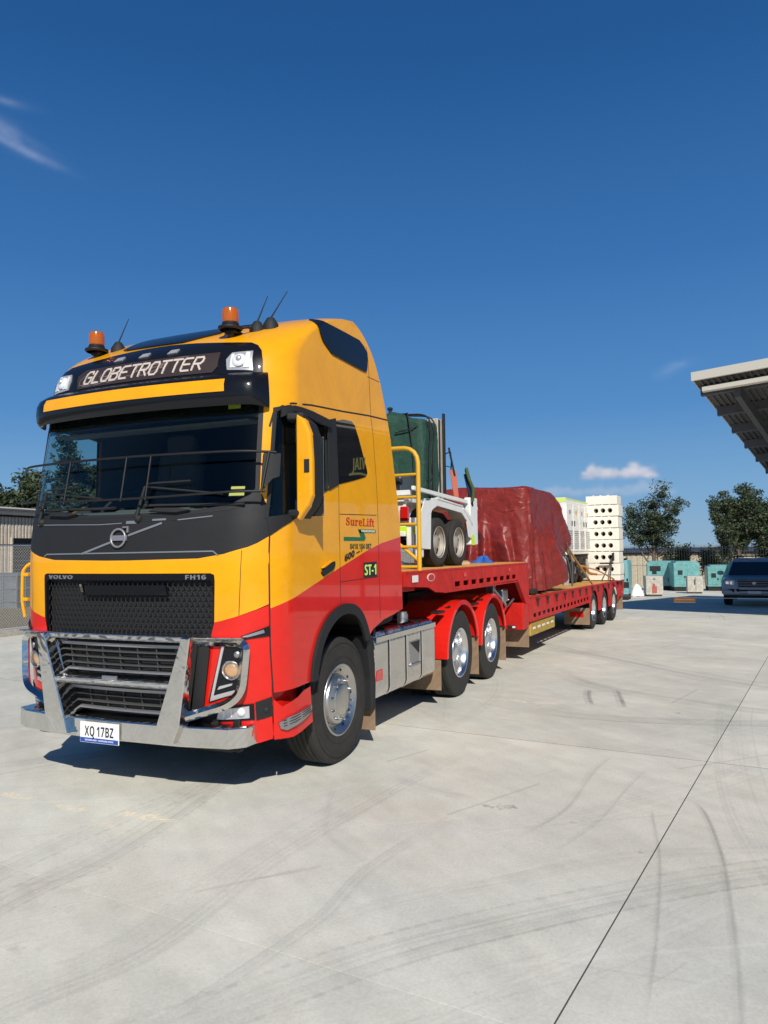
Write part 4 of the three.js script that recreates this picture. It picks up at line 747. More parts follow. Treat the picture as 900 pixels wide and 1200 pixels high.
{
  const o = load('covered_machine', 'tall load under a dark green tarpaulin, roped down on the white tandem trailer', 'covered load', 0.27, GD + .017 + .83, -3.27);
  const H = 1.04;
  part('tarpaulin', drape(null, 150, 44, (u, v) => {
    const a = u * Math.PI * 2; let y, k;
    if (v < .3) { k = v / .3; y = H + .05 * (1 - k) - .03 * k * k; } else { k = 1; y = lerp(H - .03, .02, (v - .3) / .7); }
    let [x, z] = rrect(a, .60 * k, .27 * k, 18); const w = v < .3 ? 0 : (v - .3) / .7;
    const tr = (q) => 1 - 2 * Math.abs(q - Math.floor(q) - .5), fold = .035 * Math.pow(tr(a * 2.7 + 1.2 * fbm(x, y * .4, z, 2)), 3) * w + .02 * Math.pow(tr(a * 1.3 + y * .9), 6) + .02 * Math.pow(tr(a * 1.4 - y * .8 + .4), 6) + .02 * fbm(x * 2.5 + 4, y * .9, z * 2.5, 4) + .012 * fbm(x * 6, y * 2.2, z * 6 + 8, 3);
    const b = 1 + fold + .02 * Math.sin(w * Math.PI) + (w > .85 ? (w - .85) * -.25 : 0);
    const sag = v < .3 ? -.05 * Math.sin(k * 3) * fbm(x * 3, 1, z * 3, 3) : 0;
    return [x * b, y + sag + (v < .3 ? .10 * Math.max(0, 1 - Math.hypot(x - .12, z - .15) * 3) : 0), z * b];
  }), M.green, o, true);
  const e = (a, y, b = 1.03) => { const [x, z] = rrect(a, .62 * b, .29 * b, 16); return [x, y, z]; };
  part('rope', [cable([e(.9, .0), e(.92, .6), e(.98, 1.06), [.3, 1.12, .1], [-.2, 1.14, .05]], .010, 24, 5), cable([e(.40, .0), e(.42, .55), e(.44, 1.03), [.25, 1.12, .08]], .012, 24, 5), cable([e(.05, .05), e(.03, .6), e(.0, 1.03), [.3, 1.11, .02]], .010, 24, 5), cable([e(1.3, .2), e(.9, .3), e(.4, .25), e(0, .35)], .008, 24, 5), cable([e(1.2, .85), e(.9, .9), e(.4, .98)], .009, 20, 5)], M.black, o);
  part('pole_tip', [rod([.12, 1.06, .16], [.12, 1.20, .16], .022), bx(.06, .04, .06, .12, 1.19, .16, .012)], M.black, o);
}
{
  const o = load('mast_column', 'pale off-white square mast standing upright behind the green tarpaulin', 'mast', .735, GD + .85, -3.78);
  part('column', [bx(.16, 1.12, .20, 0, .56, 0, .015)], std([.52, .50, .44], .6, 0, { map: T.dust }), o);
  part('edge_channel', [bx(.03, 1.2, .05, .10, .60, -.06, .008), bx(.02, 1.1, .03, .085, .55, .07, .005)], M.blackMetal, o);
  part('hanging_hook', [bent([[.1, .66, -.1], [.1, .72, -.30], [.1, .60, -.32], [.1, .45, -.30]], .008, .03, 16, 5), rod([.1, .50, -.08], [.1, .50, -.28], .006)], M.blackMetal, o);
}
{
  const o = load('shovel', 'long-handled tool with a faded orange blade leaning upright beside the pale mast', 'shovel', .92, GD + .83, -4.05);
  const b = ext([[-.035, 0], [.035, 0], [.05, .42], [-.05, .42]], .012, { bevel: .003 }); b.rotateY(.9); b.rotateZ(.12);
  part('blade', b.translate(0, .06, 0), std([.46, .12, .07], .6), o); part('handle', rod([-.02, .40, 0], [-.08, .78, .05], .014), M.blackMetal, o);
}
{
  const o = load('ratchet_strap', 'bundle of dark blue and green webbing hung on the front board of the white trailer', 'strap', .97, GD + .83, -4.42);
  part('webbing', [cable([[0, .5, .1], [.03, .3, .05], [.01, .12, 0], [.05, 0, .05]], .028, 20, 6), cable([[-.04, .44, .05], [.02, .25, .1], [.04, .05, .0]], .02, 20, 6)], std([.01, .025, .07], .8), o);
  part('loop', [cable([[.0, .52, .1], [.06, .36, .16], [.10, .22, .12], [.08, .06, .1]], .022, 20, 6)], std([.05, .09, .02], .8), o);
}
// deep red tarpaulin over the machine on the drop deck
{
  const z0 = -6.62, o = load('tarp_covered_machine', 'bulky machine wrapped in a faded dark red tarpaulin at the front of the drop deck', 'covered load', 0, DK(-8) + .01, -8.2);
  const R = (a, b) => fbm(a, b, 3.3, 4);
  part('tarpaulin', drape(null, 420, 90, (u, v) => {
    const a = u * Math.PI * 2, c = Math.cos(a), s = Math.sin(a); let k = 1, y; const H = 1.88;
    if (v < .22) k = v / .22;
    const w = v < .22 ? 0 : (v - .22) / .78;
    const [x, z] = rrect(a, 1.08 * k, 1.12 * k, 14);
    const back = sst(-.1, .95, -z / 1.12), near = sst(.3, .98, x / 1.08);
    // distance round the hem, in metres
    const per = Math.abs(x) * .93 > Math.abs(z) * .97 && Math.abs(x) > .9 * k ? Math.sign(x) * -z + (x > 0 ? 1.1 : 6) : Math.sign(z) * x + (z > 0 ? 3.4 : 9);
    const top = H - .02 * Math.abs(x) - .07 * sst(.6, 1, k) * sst(.4, 1, -z / 1.12) + .03 * R(x * 1.1, z * 1.1) - .03 * Math.pow(k, 12);
    const hem = .06 + .03 * R(c * 3, s * 3) + .80 * back * back * near + .10 * back;
    y = v < .22 ? top : lerp(top, hem, w);
    const tri = (q) => 1 - 2 * Math.abs(q - Math.floor(q) - .5), wb = R(per * .6, 1.7) * 1.2, wc = R(per * 1.3, 5.7);
    // hanging pleats: narrow at the top, standing out towards the hem; drag lines sag between their tops
    const p1 = Math.pow(tri(per * 1.25 + wb), 2.6), p2 = Math.pow(tri(per * 2.3 + wc * 1.4 + .05 * y), 2.2), amp = Math.max(0, .55 + 1.1 * R(per * .5, 8.8));
    let n = (.20 * p1 * amp + .085 * p2 * (1.2 - amp * .6)) * sst(.18, .95, w) - .02;
    const t1 = tri(per * .55 + .42 * y + wb * .5), t2 = tri(per * .55 - .42 * y + wb * .5 + .3);
    n += .046 * (Math.pow(t1, 7) + Math.pow(t2, 7)) * sst(.0, .15, w) * (1 - .6 * w) + .010 * (Math.pow(tri(per * 1.7 + .9 * y), 6) + Math.pow(tri(per * 1.9 - 1.2 * y + .2), 6)) * sst(0, .15, w);
    n += .012 * R(per * 2.2, y * 2.2) * sst(0, .2, w) + .004 * R(per * 9, y * 7);
    // a few deep hanging folds, front and near side
    const gs = (q, q0, lean, wd) => Math.exp(-(((q - q0 - lean * (1 - w)) / (wd * (.45 + w))) ** 2));
    if (z > .95 * k) n += (.13 * gs(x, .02, .06, .07) - .05 * gs(x, .14, .06, .06) + .11 * gs(x, .30, -.04, .06) - .06 * gs(x, .42, -.06, .06) + .15 * gs(x, .72, -.22, .09) - .08 * gs(x, .90, -.2, .06) + .10 * gs(x, -.4, .1, .09) - .05 * gs(x, -.25, .1, .07)) * sst(.22, .85, w);
    if (x > .95 * k) n += (.10 * gs(z, .70, .05, .08) - .06 * gs(z, .52, .06, .07) + .12 * gs(z, .22, .16, .09) - .06 * gs(z, .02, .16, .07) + .12 * gs(z, -.32, .3, .10) - .05 * gs(z, -.52, .3, .07)) * sst(.2, .85, w);
    const X = x * (1 + n), Zz = z * (1 + n * .9) - back * w * (.50 + .48 * near);
    const lift = v < .22 ? .018 * Math.pow(tri(x * .9 + z * .5 + R(x, z)), 5) * k : 0;
    return [Math.min(X, 1.30), y + lift, Zz];
  }), M.maroon, o, true);
  part('machine_skid', [bx(1.9, .5, 2.0, 0, .28, -.1, .03), bx(1.6, .8, 1.6, 0, .8, -.2, .05)], M.dark, o);
  part('torn_flap', drape(null, 16, 30, (u, v) => [1.10 + .05 * Math.sin(u * 9 + v * 4) + .08 * v, lerp(.62, .06, v), -1.05 - u * .32 * (1 - .3 * v) + .05 * Math.sin(v * 7)]), std([.34, .32, .30], .7, 0, { map: T.dust }), o, true);
  part('tie_rope', [cable([[1.12, .9, -1.5], [1.2, .55, -1.52], [1.22, .05, -1.50]], .014, 20, 5), cable([[1.0, 1.0, -1.2], [1.2, .5, -1.25], [1.23, .02, -1.4]], .012, 20, 5)], M.seat, o);
}
{ // blue rag and pale plank lying on the gooseneck by the red tarpaulin
  const o = load('blue_sheet', 'crumpled bright blue plastic sheet lying on the gooseneck deck', 'plastic sheet', .70, GD + .017, -5.8);
  part('sheet', drape(null, 30, 14, (u, v) => { const a = u * Math.PI * 2, r = v * .24 * (1 + .3 * Math.sin(a * 3)); return [Math.cos(a) * r * .7, Math.max(0, (1 - v) * .11 + .04 * Math.sin(a * 5 + v * 6) * v * (1 - v) * 3), Math.sin(a) * r]; }), std([.03, .12, .42], .5), o, true);
  const q = load('timber_offcut', 'pale timber offcut lying against the red tarpaulin on the gooseneck deck', 'timber', .72, GD + .017, -4.7);
  part('board', bx(.16, .035, .7, 0, .05, 0, .004, [.10, .5, 0]), std([.52, .36, .22], .8), q);
}
// white enclosed generator on its dark running frame
{
  const o = load('generator_set', 'white louvred generator enclosure with yellow-green top edge behind the red tarpaulin', 'generator', -.28, DK(-13.2) + .01, -13.35);
  const yb = .68, H = 1.33, hx = .88, hz = 1.35;
  const box = part('enclosure', [bx(hx * 2, H, hz * 2, 0, yb + H / 2, 0, .02)], M.white, o);
  each('hi_vis_edge', [bx(hx * 2 + .006, .10, .006, 0, yb + H - .06, hz + .002, .002), bx(.006, .035, hz * 2, hx + .002, yb + H - .025, 0, .002)], M.limeFaded, box);
  const dz = hz * 2 / 4;
  for (let k = 0; k < 4; k++) { const z = hz - dz * (k + .5); const d = part('door_panel', bx(.02, H - .22, dz - .05, hx + .006, yb + H / 2 - .03, z, .006), M.white, o); part('louvre', Array.from({ length: 9 }, (_, i) => bx(.014, .018, dz - .25, hx + .022, yb + .16 + i * .05, z, .002)), M.satin, d); part('latch', [bx(.02, .12, .05, hx + .02, yb + .74, z + (k % 2 ? .2 : -.2), .004)], M.black, d); part('notice', bx(.004, .10, .16, hx + .018, yb + 1.0, z, .001), k % 2 ? M.tyellow : M.satin, d); }
  for (let k = 0; k < 2; k++) { const d = part('end_door', bx(.8, H - .25, .02, -.43 + k * .86, yb + H / 2 - .04, hz + .006, .006), M.white, o); part('latch', bx(.04, .14, .02, -.43 + k * .86 + (k ? -.3 : .3), yb + .95, hz + .02, .004), M.black, d); }
  part('skid', [bx(hx * 2 - .1, .12, hz * 2, 0, yb - .07, 0, .01), bx(.12, .55, 2.4, hx - .15, .33, 0, .01), bx(.12, .55, 2.4, -hx + .15, .33, 0, .01), bx(1.5, .5, .3, 0, .3, -.9, .02)], M.dark, o);
  for (const z of [.45, -.30]) { const w = part('wheel', latheX(tyreProf(.30, .18, .2, 3), 28).translate(.78, .30, z), M.rubber, o); part('hub', latheX([[.18, .06], [.1, .02], [.08, .08], [0, .09]], 20).translate(.79, .30, z), M.satin, w); }
  part('tow_hitch', [bx(.3, .18, .3, .6, .45, 1.5, .04), rod([.5, .42, 1.35], [.1, .3, 1.9], .04), rod([-.5, .42, 1.35], [.1, .3, 1.9], .04), lathe([[0, -.08], [.07, -.06], [.08, .05], [0, .08]], 12, .72, .5, 1.45)], M.satin, o);
}
{ // chain and strap tying the tarpaulin and generator down
  const o = load('tie_down_chain', 'brown webbing strap and chain slanting from the red tarpaulin to the deck edge', 'strap', 1.05, DK(-10.5), -10.2);
  part('strap', [cable([[0, .90, .2], [.05, .62, -.25], [.12, .25, -1.0], [.16, .02, -1.5]], .022, 24, 5), cable([[-.05, .86, .25], [0, .70, 0], [.05, .55, -.15]], .035, 16, 6)], M.strap, o);
  const q = load('tie_down_strap', 'dark strap with orange hook lying by the foot of the perforated white stack', 'strap', .95, DK(-13.4), -13.2);
  part('strap', [cable([[-.3, .42, .3], [0, .30, -.4], [.2, .12, -1.0], [.26, .03, -1.4]], .02, 24, 5)], M.strap, q); part('hook', [cable([[-.3, .42, .3], [-.15, .38, .1], [-.1, .25, 0], [.05, .2, -.2]], .03, 16, 6)], std([.40, .16, .03], .6), q);
}
// stack of white steel beams with three round ports each
{
  const W = .79, Hh = .297, D = .62, hr = .061; let first = null; const y0 = DK(-14.9) + .10;
  const names = ['plain sloping base beam at the foot of the white stack on the trailer deck', 'lowest perforated white beam of the stack, half hidden by a strap', 'second perforated white beam up in the stack of six', 'third perforated white beam up in the stack of six', 'fourth perforated white beam up in the stack of six', 'fifth perforated white beam up in the stack of six', 'uppermost perforated white beam, with sky showing through its ports', 'plain white capping beam on top of the perforated stack'];
  const mk = (ports, h) => {
    const o = new THREE.Group();
    const holes = ports ? [-.175, 0, .175].map((x) => Array.from({ length: 18 }, (_, i) => { const a = -i * Math.PI / 9; return [x + Math.cos(a) * hr, h * .5 + Math.sin(a) * hr]; })) : [];
    const f = ext([[-W / 2, .006], [W / 2, .006], [W / 2, h - .006], [-W / 2, h - .006]], .03, { holes, bevel: .005 }).translate(0, 0, D / 2 - .03);
    part('front_plate', f, M.cream, o);
    part('box_shell', [bx(W - .02, .012, D - .04, 0, .012, -.01, .003), bx(W - .02, .012, D - .04, 0, h - .012, -.01, .003), bx(.012, h - .03, D - .04, -W / 2 + .012, h / 2, -.01, .003), bx(.012, h - .03, D - .04, W / 2 - .012, h / 2, -.01, .003)], M.cream, o);
    if (ports) { part('port_tube', [-.175, 0, .175].map((x) => new THREE.CylinderGeometry(hr, hr, .30, 18, 1, true).rotateX(Math.PI / 2).translate(x, h / 2, D / 2 - .16)), M.cream, o); part('back_plate', bx(W - .03, h - .03, .012, 0, h / 2, D / 2 - .32, .003), M.dark, o); }
    else part('back_plate', bx(W - .02, h - .02, .012, 0, h / 2, -D / 2 + .03, .003), M.cream, o);
    part('lifting_lug', [-.20, -.02, .17].map((x) => bx(.05, .018, .03, x, h + .004, D / 2 - .03, .004)), M.cream, o);
    return o;
  };
  const hs = [.14, Hh, Hh, Hh, Hh, Hh, Hh, .235]; let y = y0 - .08; const ported = mk(true, Hh);
  for (let k = 0; k < 8; k++) {
    const o = k > 0 && k < 7 ? ported.clone() : mk(false, hs[k]); o.name = numbered('perforated_beam');
    o.position.set(...TP(.955 + (k === 7 ? -.01 : .012 * Math.sin(k * 2.3)) + (k < 7 ? .012 : 0), y, -14.88)); o.rotation.y = TA - .02; o.userData = { label: names[k], category: 'steel beam', group: 'white beams stacked at the tail of the trailer deck' }; scene.add(o); y += hs[k] + .004;
  }
  const st = load('lashing_strap', 'black lashing strap with ratchet bar slanting across the foot of the perforated white stack', 'strap', 1.15, DK(-14.6), -14.5);
  part('webbing', [rod([.17, 1.1, -.3], [.02, .55, .02], .022), rod([.02, .55, .02], [-.02, .02, .06], .016), rod([.05, .6, 0], [-.22, .02, .1], .014)], M.seat, st); part('ratchet', [bx(.34, .04, .05, -.10, .46, .03, .01), bx(.06, .2, .05, .06, .62, .02, .01)], M.black, st);
}
// ---------------------------------------------------------------- ground: concrete slabs with open joints; the yard falls away gently towards the back
const G = (x, z) => -.018 * Math.max(0, -11 - Math.max(z, -46)) - .12 * Math.max(0, -46 - Math.max(z, -66));
{
  // wear on the concrete, mapped in metres over [-8, 10] x [-12, 6]
  const N = 2048, EXT = 18, X0 = -8, Z0 = -12, cv = document.createElement('canvas'); cv.width = cv.height = N; const c = cv.getContext('2d');
  const im = c.createImageData(N, N), D = im.data, small = 512, base = new Float32Array(small * small);
  for (let j = 0; j < small; j++) for (let i = 0; i < small; i++) { const x = i / small * EXT, z = j / small * EXT; const q = x * .8 + z * .6, r = z * .8 - x * .6; base[j * small + i] = .5 * tor(i / small, j / small, 1.6, 4.4, 5) + .35 * fbm(x * 1.1, .5, z * 1.1, 4) + .30 * fbm(q * .45 + 9, 2.5, r * 1.9, 4) + .38 * fbm(x * 4.2, 7.5, z * 4.2, 3) + .30 * fbm(q * 2.2, 4.1, r * 11, 3); }
  const smp = (u, v) => { const x = u * small - .5, y = v * small - .5, i = Math.floor(x), j = Math.floor(y), fx = x - i, fy = y - j, q = (a, b) => base[((b + small) % small) * small + (a + small) % small]; return lerp(lerp(q(i, j), q(i + 1, j), fx), lerp(q(i, j + 1), q(i + 1, j + 1), fx), fy); };
  for (let j = 0; j < N; j++) for (let i = 0; i < N; i++) {
    const b = smp(i / N, j / N), sp = rnd(), g = (sp - .5) * .05 + (sp > .9985 ? -.10 : 0), v = .80 + .145 * b + g, warm = .5 + 2.2 * base[((j >> 3) * small + (i >> 3)) % (small * small)] , p = (j * N + i) * 4;
    D[p] = clamp(v * (.998 + .010 * warm)) * 255; D[p + 1] = clamp(v * .998) * 255; D[p + 2] = clamp(v * (.944 - .012 * warm)) * 255; D[p + 3] = 255;
  }
  c.putImageData(im, 0, 0);
  const m = (x, z) => [(x - X0) / EXT * N, (z - Z0) / EXT * N], px = N / EXT;
  c.lineCap = 'butt'; c.lineJoin = 'round';
  const curve = (pts, w, style) => { c.strokeStyle = style; c.lineWidth = w * px; c.beginPath(); const q = pts.map((p) => m(...p)); c.moveTo(...q[0]); for (let i = 1; i < q.length - 1; i++) c.quadraticCurveTo(q[i][0], q[i][1], (q[i][0] + q[i + 1][0]) / 2, (q[i][1] + q[i + 1][1]) / 2); c.lineTo(...q[q.length - 1]); c.stroke(); };
  const shift = (pts, d) => pts.map((p, i) => { const a = pts[Math.max(0, i - 1)], b = pts[Math.min(pts.length - 1, i + 1)], L = Math.hypot(b[0] - a[0], b[1] - a[1]) || 1; return [p[0] - (b[1] - a[1]) / L * d, p[1] + (b[0] - a[0]) / L * d]; });
  const along = (pts, w, rgb, a, ends = .18, vary = .5) => { // a stroke whose strength wanders and fades at both ends
    const q = new THREE.CatmullRomCurve3(pts.map((p) => V(p[0], 0, p[1])), false, 'centripetal').getPoints(44), ph = rr(0, 50); c.lineWidth = w * px;
    for (let k = 0; k + 1 < q.length; k++) { const t = k / 43, f = Math.min(1, t / ends, (1 - t) / ends), n = 1 - vary + vary * 2 * clamp(.5 + fbm(t * 7 + ph, .3, ph, 3)); c.strokeStyle = `rgba(${rgb},${clamp(a * f * n).toFixed(3)})`; c.beginPath(); c.moveTo(...m(q[k].x, q[k].z)); c.lineTo(...m(q[k + 1].x, q[k + 1].z)); c.stroke(); }
  };
  const tyre = (pts, w, a, tread = true) => { // faint rubber film made of many fine streaks, with lugs along its edges
    for (let k = 0; k < 15; k++) along(shift(pts, (k / 14 - .5) * w + rr(-.01, .01)), w * rr(.015, .07), rnd() < .2 ? '226,222,212' : '72,70,68', a * rr(.35, 1.1), .2, .7);
    along(pts, w, '92,90,87', a * .30, .25, .6);
    if (tread) for (const e of [-.5, .5]) { const q = new THREE.CatmullRomCurve3(shift(pts, e * w).map((p) => V(p[0], 0, p[1]))), L = q.getLength(), n = Math.floor(L / .085); for (let k = 0; k < n; k++) { const A = q.getPointAt(k / n), B = q.getPointAt(Math.min(1, (k + .58) / n)), f = Math.min(1, k / n / .15, (1 - k / n) / .15); c.lineWidth = .03 * px; c.strokeStyle = `rgba(80,78,75,${clamp(a * .8 * f * rr(.2, 1.1)).toFixed(3)})`; c.beginPath(); c.moveTo(...m(A.x, A.z)); c.lineTo(...m(B.x + rr(-.01, .01), B.z + rr(-.01, .01))); c.stroke(); } }
  };
  // the broad lugged tracks curving across the foreground
  tyre([[1.8, 4.2], [2.75, 2.69], [3.18, 2.2], [3.66, 1.72], [4.16, 1.27], [5.2, .55], [7, -.4]], .27, .10);
  tyre([[2.0, 3.3], [2.57, 2.26], [3.09, 1.73], [3.61, 1.2], [4.4, .78], [6, .2]], .12, .07, false);
  tyre([[.9, 3.9], [.74, 3.0], [.77, 2.27], [.55, .92], [.2, -.5]], .22, .10);
  tyre([[.55, 3.9], [.40, 2.73], [.39, 1.88], [.49, .95], [.3, -.4]], .20, .09);
  tyre([[1.2, 5], [1.5, 3.62], [1.69, 3.11], [1.67, 2.05], [1.8, .66], [2.1, -1.5]], .30, .08, false);
  tyre([[2.05, 4.2], [2.34, 2.55], [2.32, 1.92], [2.5, .8]], .10, .10, false);
  const thin = (pts, w, a) => { along(pts, w, '52,50,48', a, .2, .5); along(shift(pts, w * .8), w * 1.6, '70,68,66', a * .4, .2, .7); };
  thin([[3.95, .0], [4.02, .2], [4.13, .94], [4.17, 1.52], [4.2, 2.28], [4.2, 3.2]], .020, .17);
  thin([[3.70, .3], [3.71, .41], [3.8, 1.07], [3.86, 2.11], [3.87, 2.9]], .012, .13);
  thin([[3.3, -1.1], [3.21, -.58], [3.15, .54], [2.96, 1.19]], .028, .08); thin([[3.6, -.8], [3.49, -.1], [3.39, .7], [3.2, 1.37]], .022, .06);
  thin([[2.6, -4.15], [2.68, -3.6], [2.8, -3.09]], .045, .28); thin([[2.92, -4.26], [3.05, -3.6], [3.15, -3.07]], .045, .25);
  tyre([[-.5, -8.9], [.6, -8.06], [2.23, -7.37], [3.62, -5.94], [4.67, -5.13], [6.5, -4.4]], .30, .15, false);
  tyre([[.2, -9.6], [.93, -8.71], [3.0, -6.33], [4.0, -5.31], [6.0, -4.0]], .28, .13, false);
  tyre([[4.3, -4], [4.24, -2.58], [4.31, .08], [4.6, 1.8]], .34, .06, false);
  tyre([[1.9, -5.5], [2.6, -4.4], [4.2, -3.5], [6.5, -3.1]], .3, .14, false); tyre([[2.0, -2.6], [3.2, -2.5], [5, -2.9], [7, -3.6]], .3, .13, false);
  tyre([[1.3, .3], [1.6, 1.0], [1.84, 1.48], [2.4, 1.9]], .05, .09, false); tyre([[1.7, .2], [2.2, .45], [2.5, .5]], .12, .12, false);
  for (let k = 0; k < 26; k++) { const x = rr(-7, 9), z = rr(-11, 5), a = rr(0, 6.3), r = rr(2, 7), p = []; for (let i = 0; i < 6; i++) { const t = a + i * rr(.12, .2); p.push([x + Math.cos(t) * r - Math.cos(a) * r, z + Math.sin(t) * r - Math.sin(a) * r]); } tyre(p, rr(.12, .3), rr(.03, .08), false); }
  for (let k = 0; k < 60; k++) { const x = rr(-7, 9), z = rr(-11, 5); curve([[x, z], [x + rr(-.5, .5), z + rr(-.3, .3)], [x + rr(-1.4, 1.4), z + rr(-.9, .9)]], rr(.006, .018), `rgba(60,58,56,${rr(.04, .13).toFixed(3)})`); }
  // pale scrapes and drag scuffs, mostly along the turning direction of the traffic
  for (let k = 0; k < 420; k++) { const x = rr(-7.5, 9.5), z = rr(-11.5, 5.5), a = rr(.5, 1.25) + (rnd() < .25 ? rr(-1, 1) : 0), L = rr(.2, 1.6); curve([[x, z], [x + Math.cos(a) * L * .5, z - Math.sin(a) * L * .5 + rr(-.03, .03)], [x + Math.cos(a) * L, z - Math.sin(a) * L]], rr(.004, .03), `rgba(${rnd() < .6 ? '236,233,222' : '120,116,108'},${rr(.06, .20).toFixed(3)})`); }
  for (let k = 0; k < 70; k++) { const x = rr(-7.5, 9.5), z = rr(-11.5, 5.5), a = rr(.6, 1.1), L = rr(1.5, 4), n = 7; for (let q = 0; q < n; q++) curve([[x + q * .03, z + q * .03], [x + q * .03 + Math.cos(a) * L * .5 + .1, z + q * .03 - Math.sin(a) * L * .5], [x + q * .03 + Math.cos(a) * L, z + q * .03 - Math.sin(a) * L]], .010, `rgba(${rnd() < .5 ? '238,236,226' : '112,108,102'},${rr(.03, .08).toFixed(3)})`); }
  // stains
  const blot = (x, z, rx, rz, rgb, a, n = 30) => { for (let k = 0; k < n; k++) { const t = rr(0, 6.3), q = Math.sqrt(rnd()), [X, Z] = m(x + Math.cos(t) * rx * q, z + Math.sin(t) * rz * q); c.fillStyle = `rgba(${rgb},${(a * rr(.3, 1)).toFixed(3)})`; c.beginPath(); c.ellipse(X, Z, rr(.1, .5) * rx * px * .5, rr(.1, .5) * rz * px * .5, rr(0, 3), 0, 6.3); c.fill(); } };
  blot(-.66, 1.68, .17, .045, '244,224,186', .5, 45); blot(-.08, 1.73, .14, .06, '244,224,186', .45, 40); blot(.56, 1.68, .26, .045, '246,228,192', .6, 60); blot(.42, 1.9, .2, .06, '240,220,184', .25); blot(-.5, 1.9, .3, .05, '240,220,184', .2);
  blot(2.05, -3.1, .45, .10, '240,228,205', .35, 40); blot(1.75, -2.9, .2, .1, '205,190,170', .2); blot(1.5, .7, .5, .4, '190,165,140', .05); blot(2.2, 1.2, .5, .4, '190,165,140', .05);
  blot(2.72, .61, .12, .06, '70,68,66', .22, 40); blot(3.7, -3, .03, .03, '40,40,40', .5); blot(1.9, .62, .015, .015, '30,30,30', .9, 8); blot(2.0, 1.3, .015, .015, '30,30,30', .9, 8); blot(3.25, .75, .03, .02, '40,40,40', .6, 10); blot(3.7, 1.1, .02, .02, '30,30,30', .6, 8); blot(.9, 2.1, .012, .012, '30,30,30', .8, 8);
  for (let k = 0; k < 40; k++) blot(rr(-7, 9), rr(-11, 5), rr(.08, .5), rr(.06, .3), rnd() > .5 ? '120,112,104' : '205,198,184', .07, 14);
  const tex = new THREE.CanvasTexture(cv); tex.colorSpace = THREE.SRGBColorSpace; tex.wrapS = tex.wrapT = THREE.RepeatWrapping; tex.anisotropy = 16;
  const bump = noiseTex(512, (u, v, i, j) => .5 + .35 * tor(u, v, 9, 2.7, 3) + (rnd() - .5) * .35, { rep: .9 });
  const mats = [1, .965, 1.03, .985, .95].map((k) => std([k * 1.02, k, k * .985], .86, 0, { map: tex, bumpMap: bump, bumpScale: .0016 }));
  // yard: a dark base sheet under the slabs, and grass land beyond
  const far = []; { const R = [0, 60, 120, 300, 900, 2500], pos = [], idx = []; const land = (x, z) => G(x, z) - .42 + .62 * sst(-10.6, -12.6, x) * sst(-60, -50, z) - .8 * sst(14, 40, Math.abs(x)) * sst(-30, -60, z); const xs = [-2500, -900, -300, -120, -60, -40, -26, -18, -12.6, -11.6, -10.6, 0, 14, 26, 40, 60, 120, 300, 900, 2500], zs = [2500, 900, 300, 120, 60, 30, 12, 0, -12, -24, -36, -46, -56, -66, -80, -120, -300, -900, -2500]; zs.forEach((z) => xs.forEach((x) => pos.push(x, land(x, z), z))); for (let j = 0; j + 1 < zs.length; j++) for (let i = 0; i + 1 < xs.length; i++) { const a = j * xs.length + i, b = a + 1, d = a + xs.length, e = d + 1; idx.push(a, b, e, a, e, d); } const g = new THREE.BufferGeometry(); g.setAttribute('position', new THREE.Float32BufferAttribute(pos, 3)); g.setIndex(idx); g.computeVertexNormals(); far.push(g); }
  struct('ground', far, std([.17, .145, .095], .95, 0, { map: T.dust }));
  const yard = new THREE.Group(); yard.name = 'concrete_yard'; yard.userData.kind = 'structure'; scene.add(yard);
  const ca = Math.cos(.115), sa = Math.sin(.115), U = V(ca, 0, sa), W = V(-sa, 0, ca).multiplyScalar(-1); // across, away
  W.set(sa * 1.0, 0, -ca); const O = V(4.02, 0, -1.10);
  const joint = .008, cols = [-22.6, -17, -11.4, -5.6, 0, 5.6, 11.2, 17], rows = [-21, -16.8, -12.6, -8.4, -4.13, 0, 4.2, 8.4, 12.6, 16.8, 21, 25.2, 29.4, 33.6, 37.8, 42];
  const bed = []; const at = (a, b, dy = 0) => { const x = O.x + U.x * a + W.x * b, z = O.z + U.z * a + W.z * b; return [x, G(x, z) + dy, z]; };
  for (let i = 0; i + 1 < cols.length; i++) for (let j = 0; j + 1 < rows.length; j++) {
    const jw = (q) => (rows[q] === 4.2 || rows[q] > 20 ? 0 : 1) * .0 + (rows[q] === -4.13 ? .0032 : rows[q] === 0 ? .017 : .015), a0 = cols[i] + joint / 2, a1 = cols[i + 1] - joint / 2, b0 = rows[j] + jw(j) / 2, b1 = rows[j + 1] - jw(j + 1) / 2, n = 6, pos = [], uv = [], nor = [];
    if (at((a0 + a1) / 2, (b0 + b1) / 2)[0] < -11.5) continue;
    const tilt = 0, put = (a, b, dy) => { const p = at(a, b, dy); pos.push(...p); uv.push((p[0] - X0) / EXT, 1 - (p[2] - Z0) / EXT); };
    const ins = .0006, ch = -.0006;
    for (let k = 0; k < n; k++) for (let l = 0; l < n; l++) { const A = lerp(a0 + ins, a1 - ins, k / n), B = lerp(a0 + ins, a1 - ins, (k + 1) / n), C = lerp(b0 + ins, b1 - ins, l / n), E = lerp(b0 + ins, b1 - ins, (l + 1) / n); for (const [p, q] of [[A, C], [B, C], [B, E], [A, C], [B, E], [A, E]]) put(p, q, tilt); }
    const rim = [[a0, b0], [a1, b0], [a1, b1], [a0, b1]], rin = [[a0 + ins, b0 + ins], [a1 - ins, b0 + ins], [a1 - ins, b1 - ins], [a0 + ins, b1 - ins]];
    for (let k = 0; k < 4; k++) { const q = (k + 1) % 4; for (const [P, dy] of [[rin[k], 0], [rim[k], ch], [rim[q], ch], [rin[k], 0], [rim[q], ch], [rin[q], 0], [rim[k], ch], [rim[k], -.16], [rim[q], -.16], [rim[k], ch], [rim[q], -.16], [rim[q], ch]]) put(P[0], P[1], dy); }
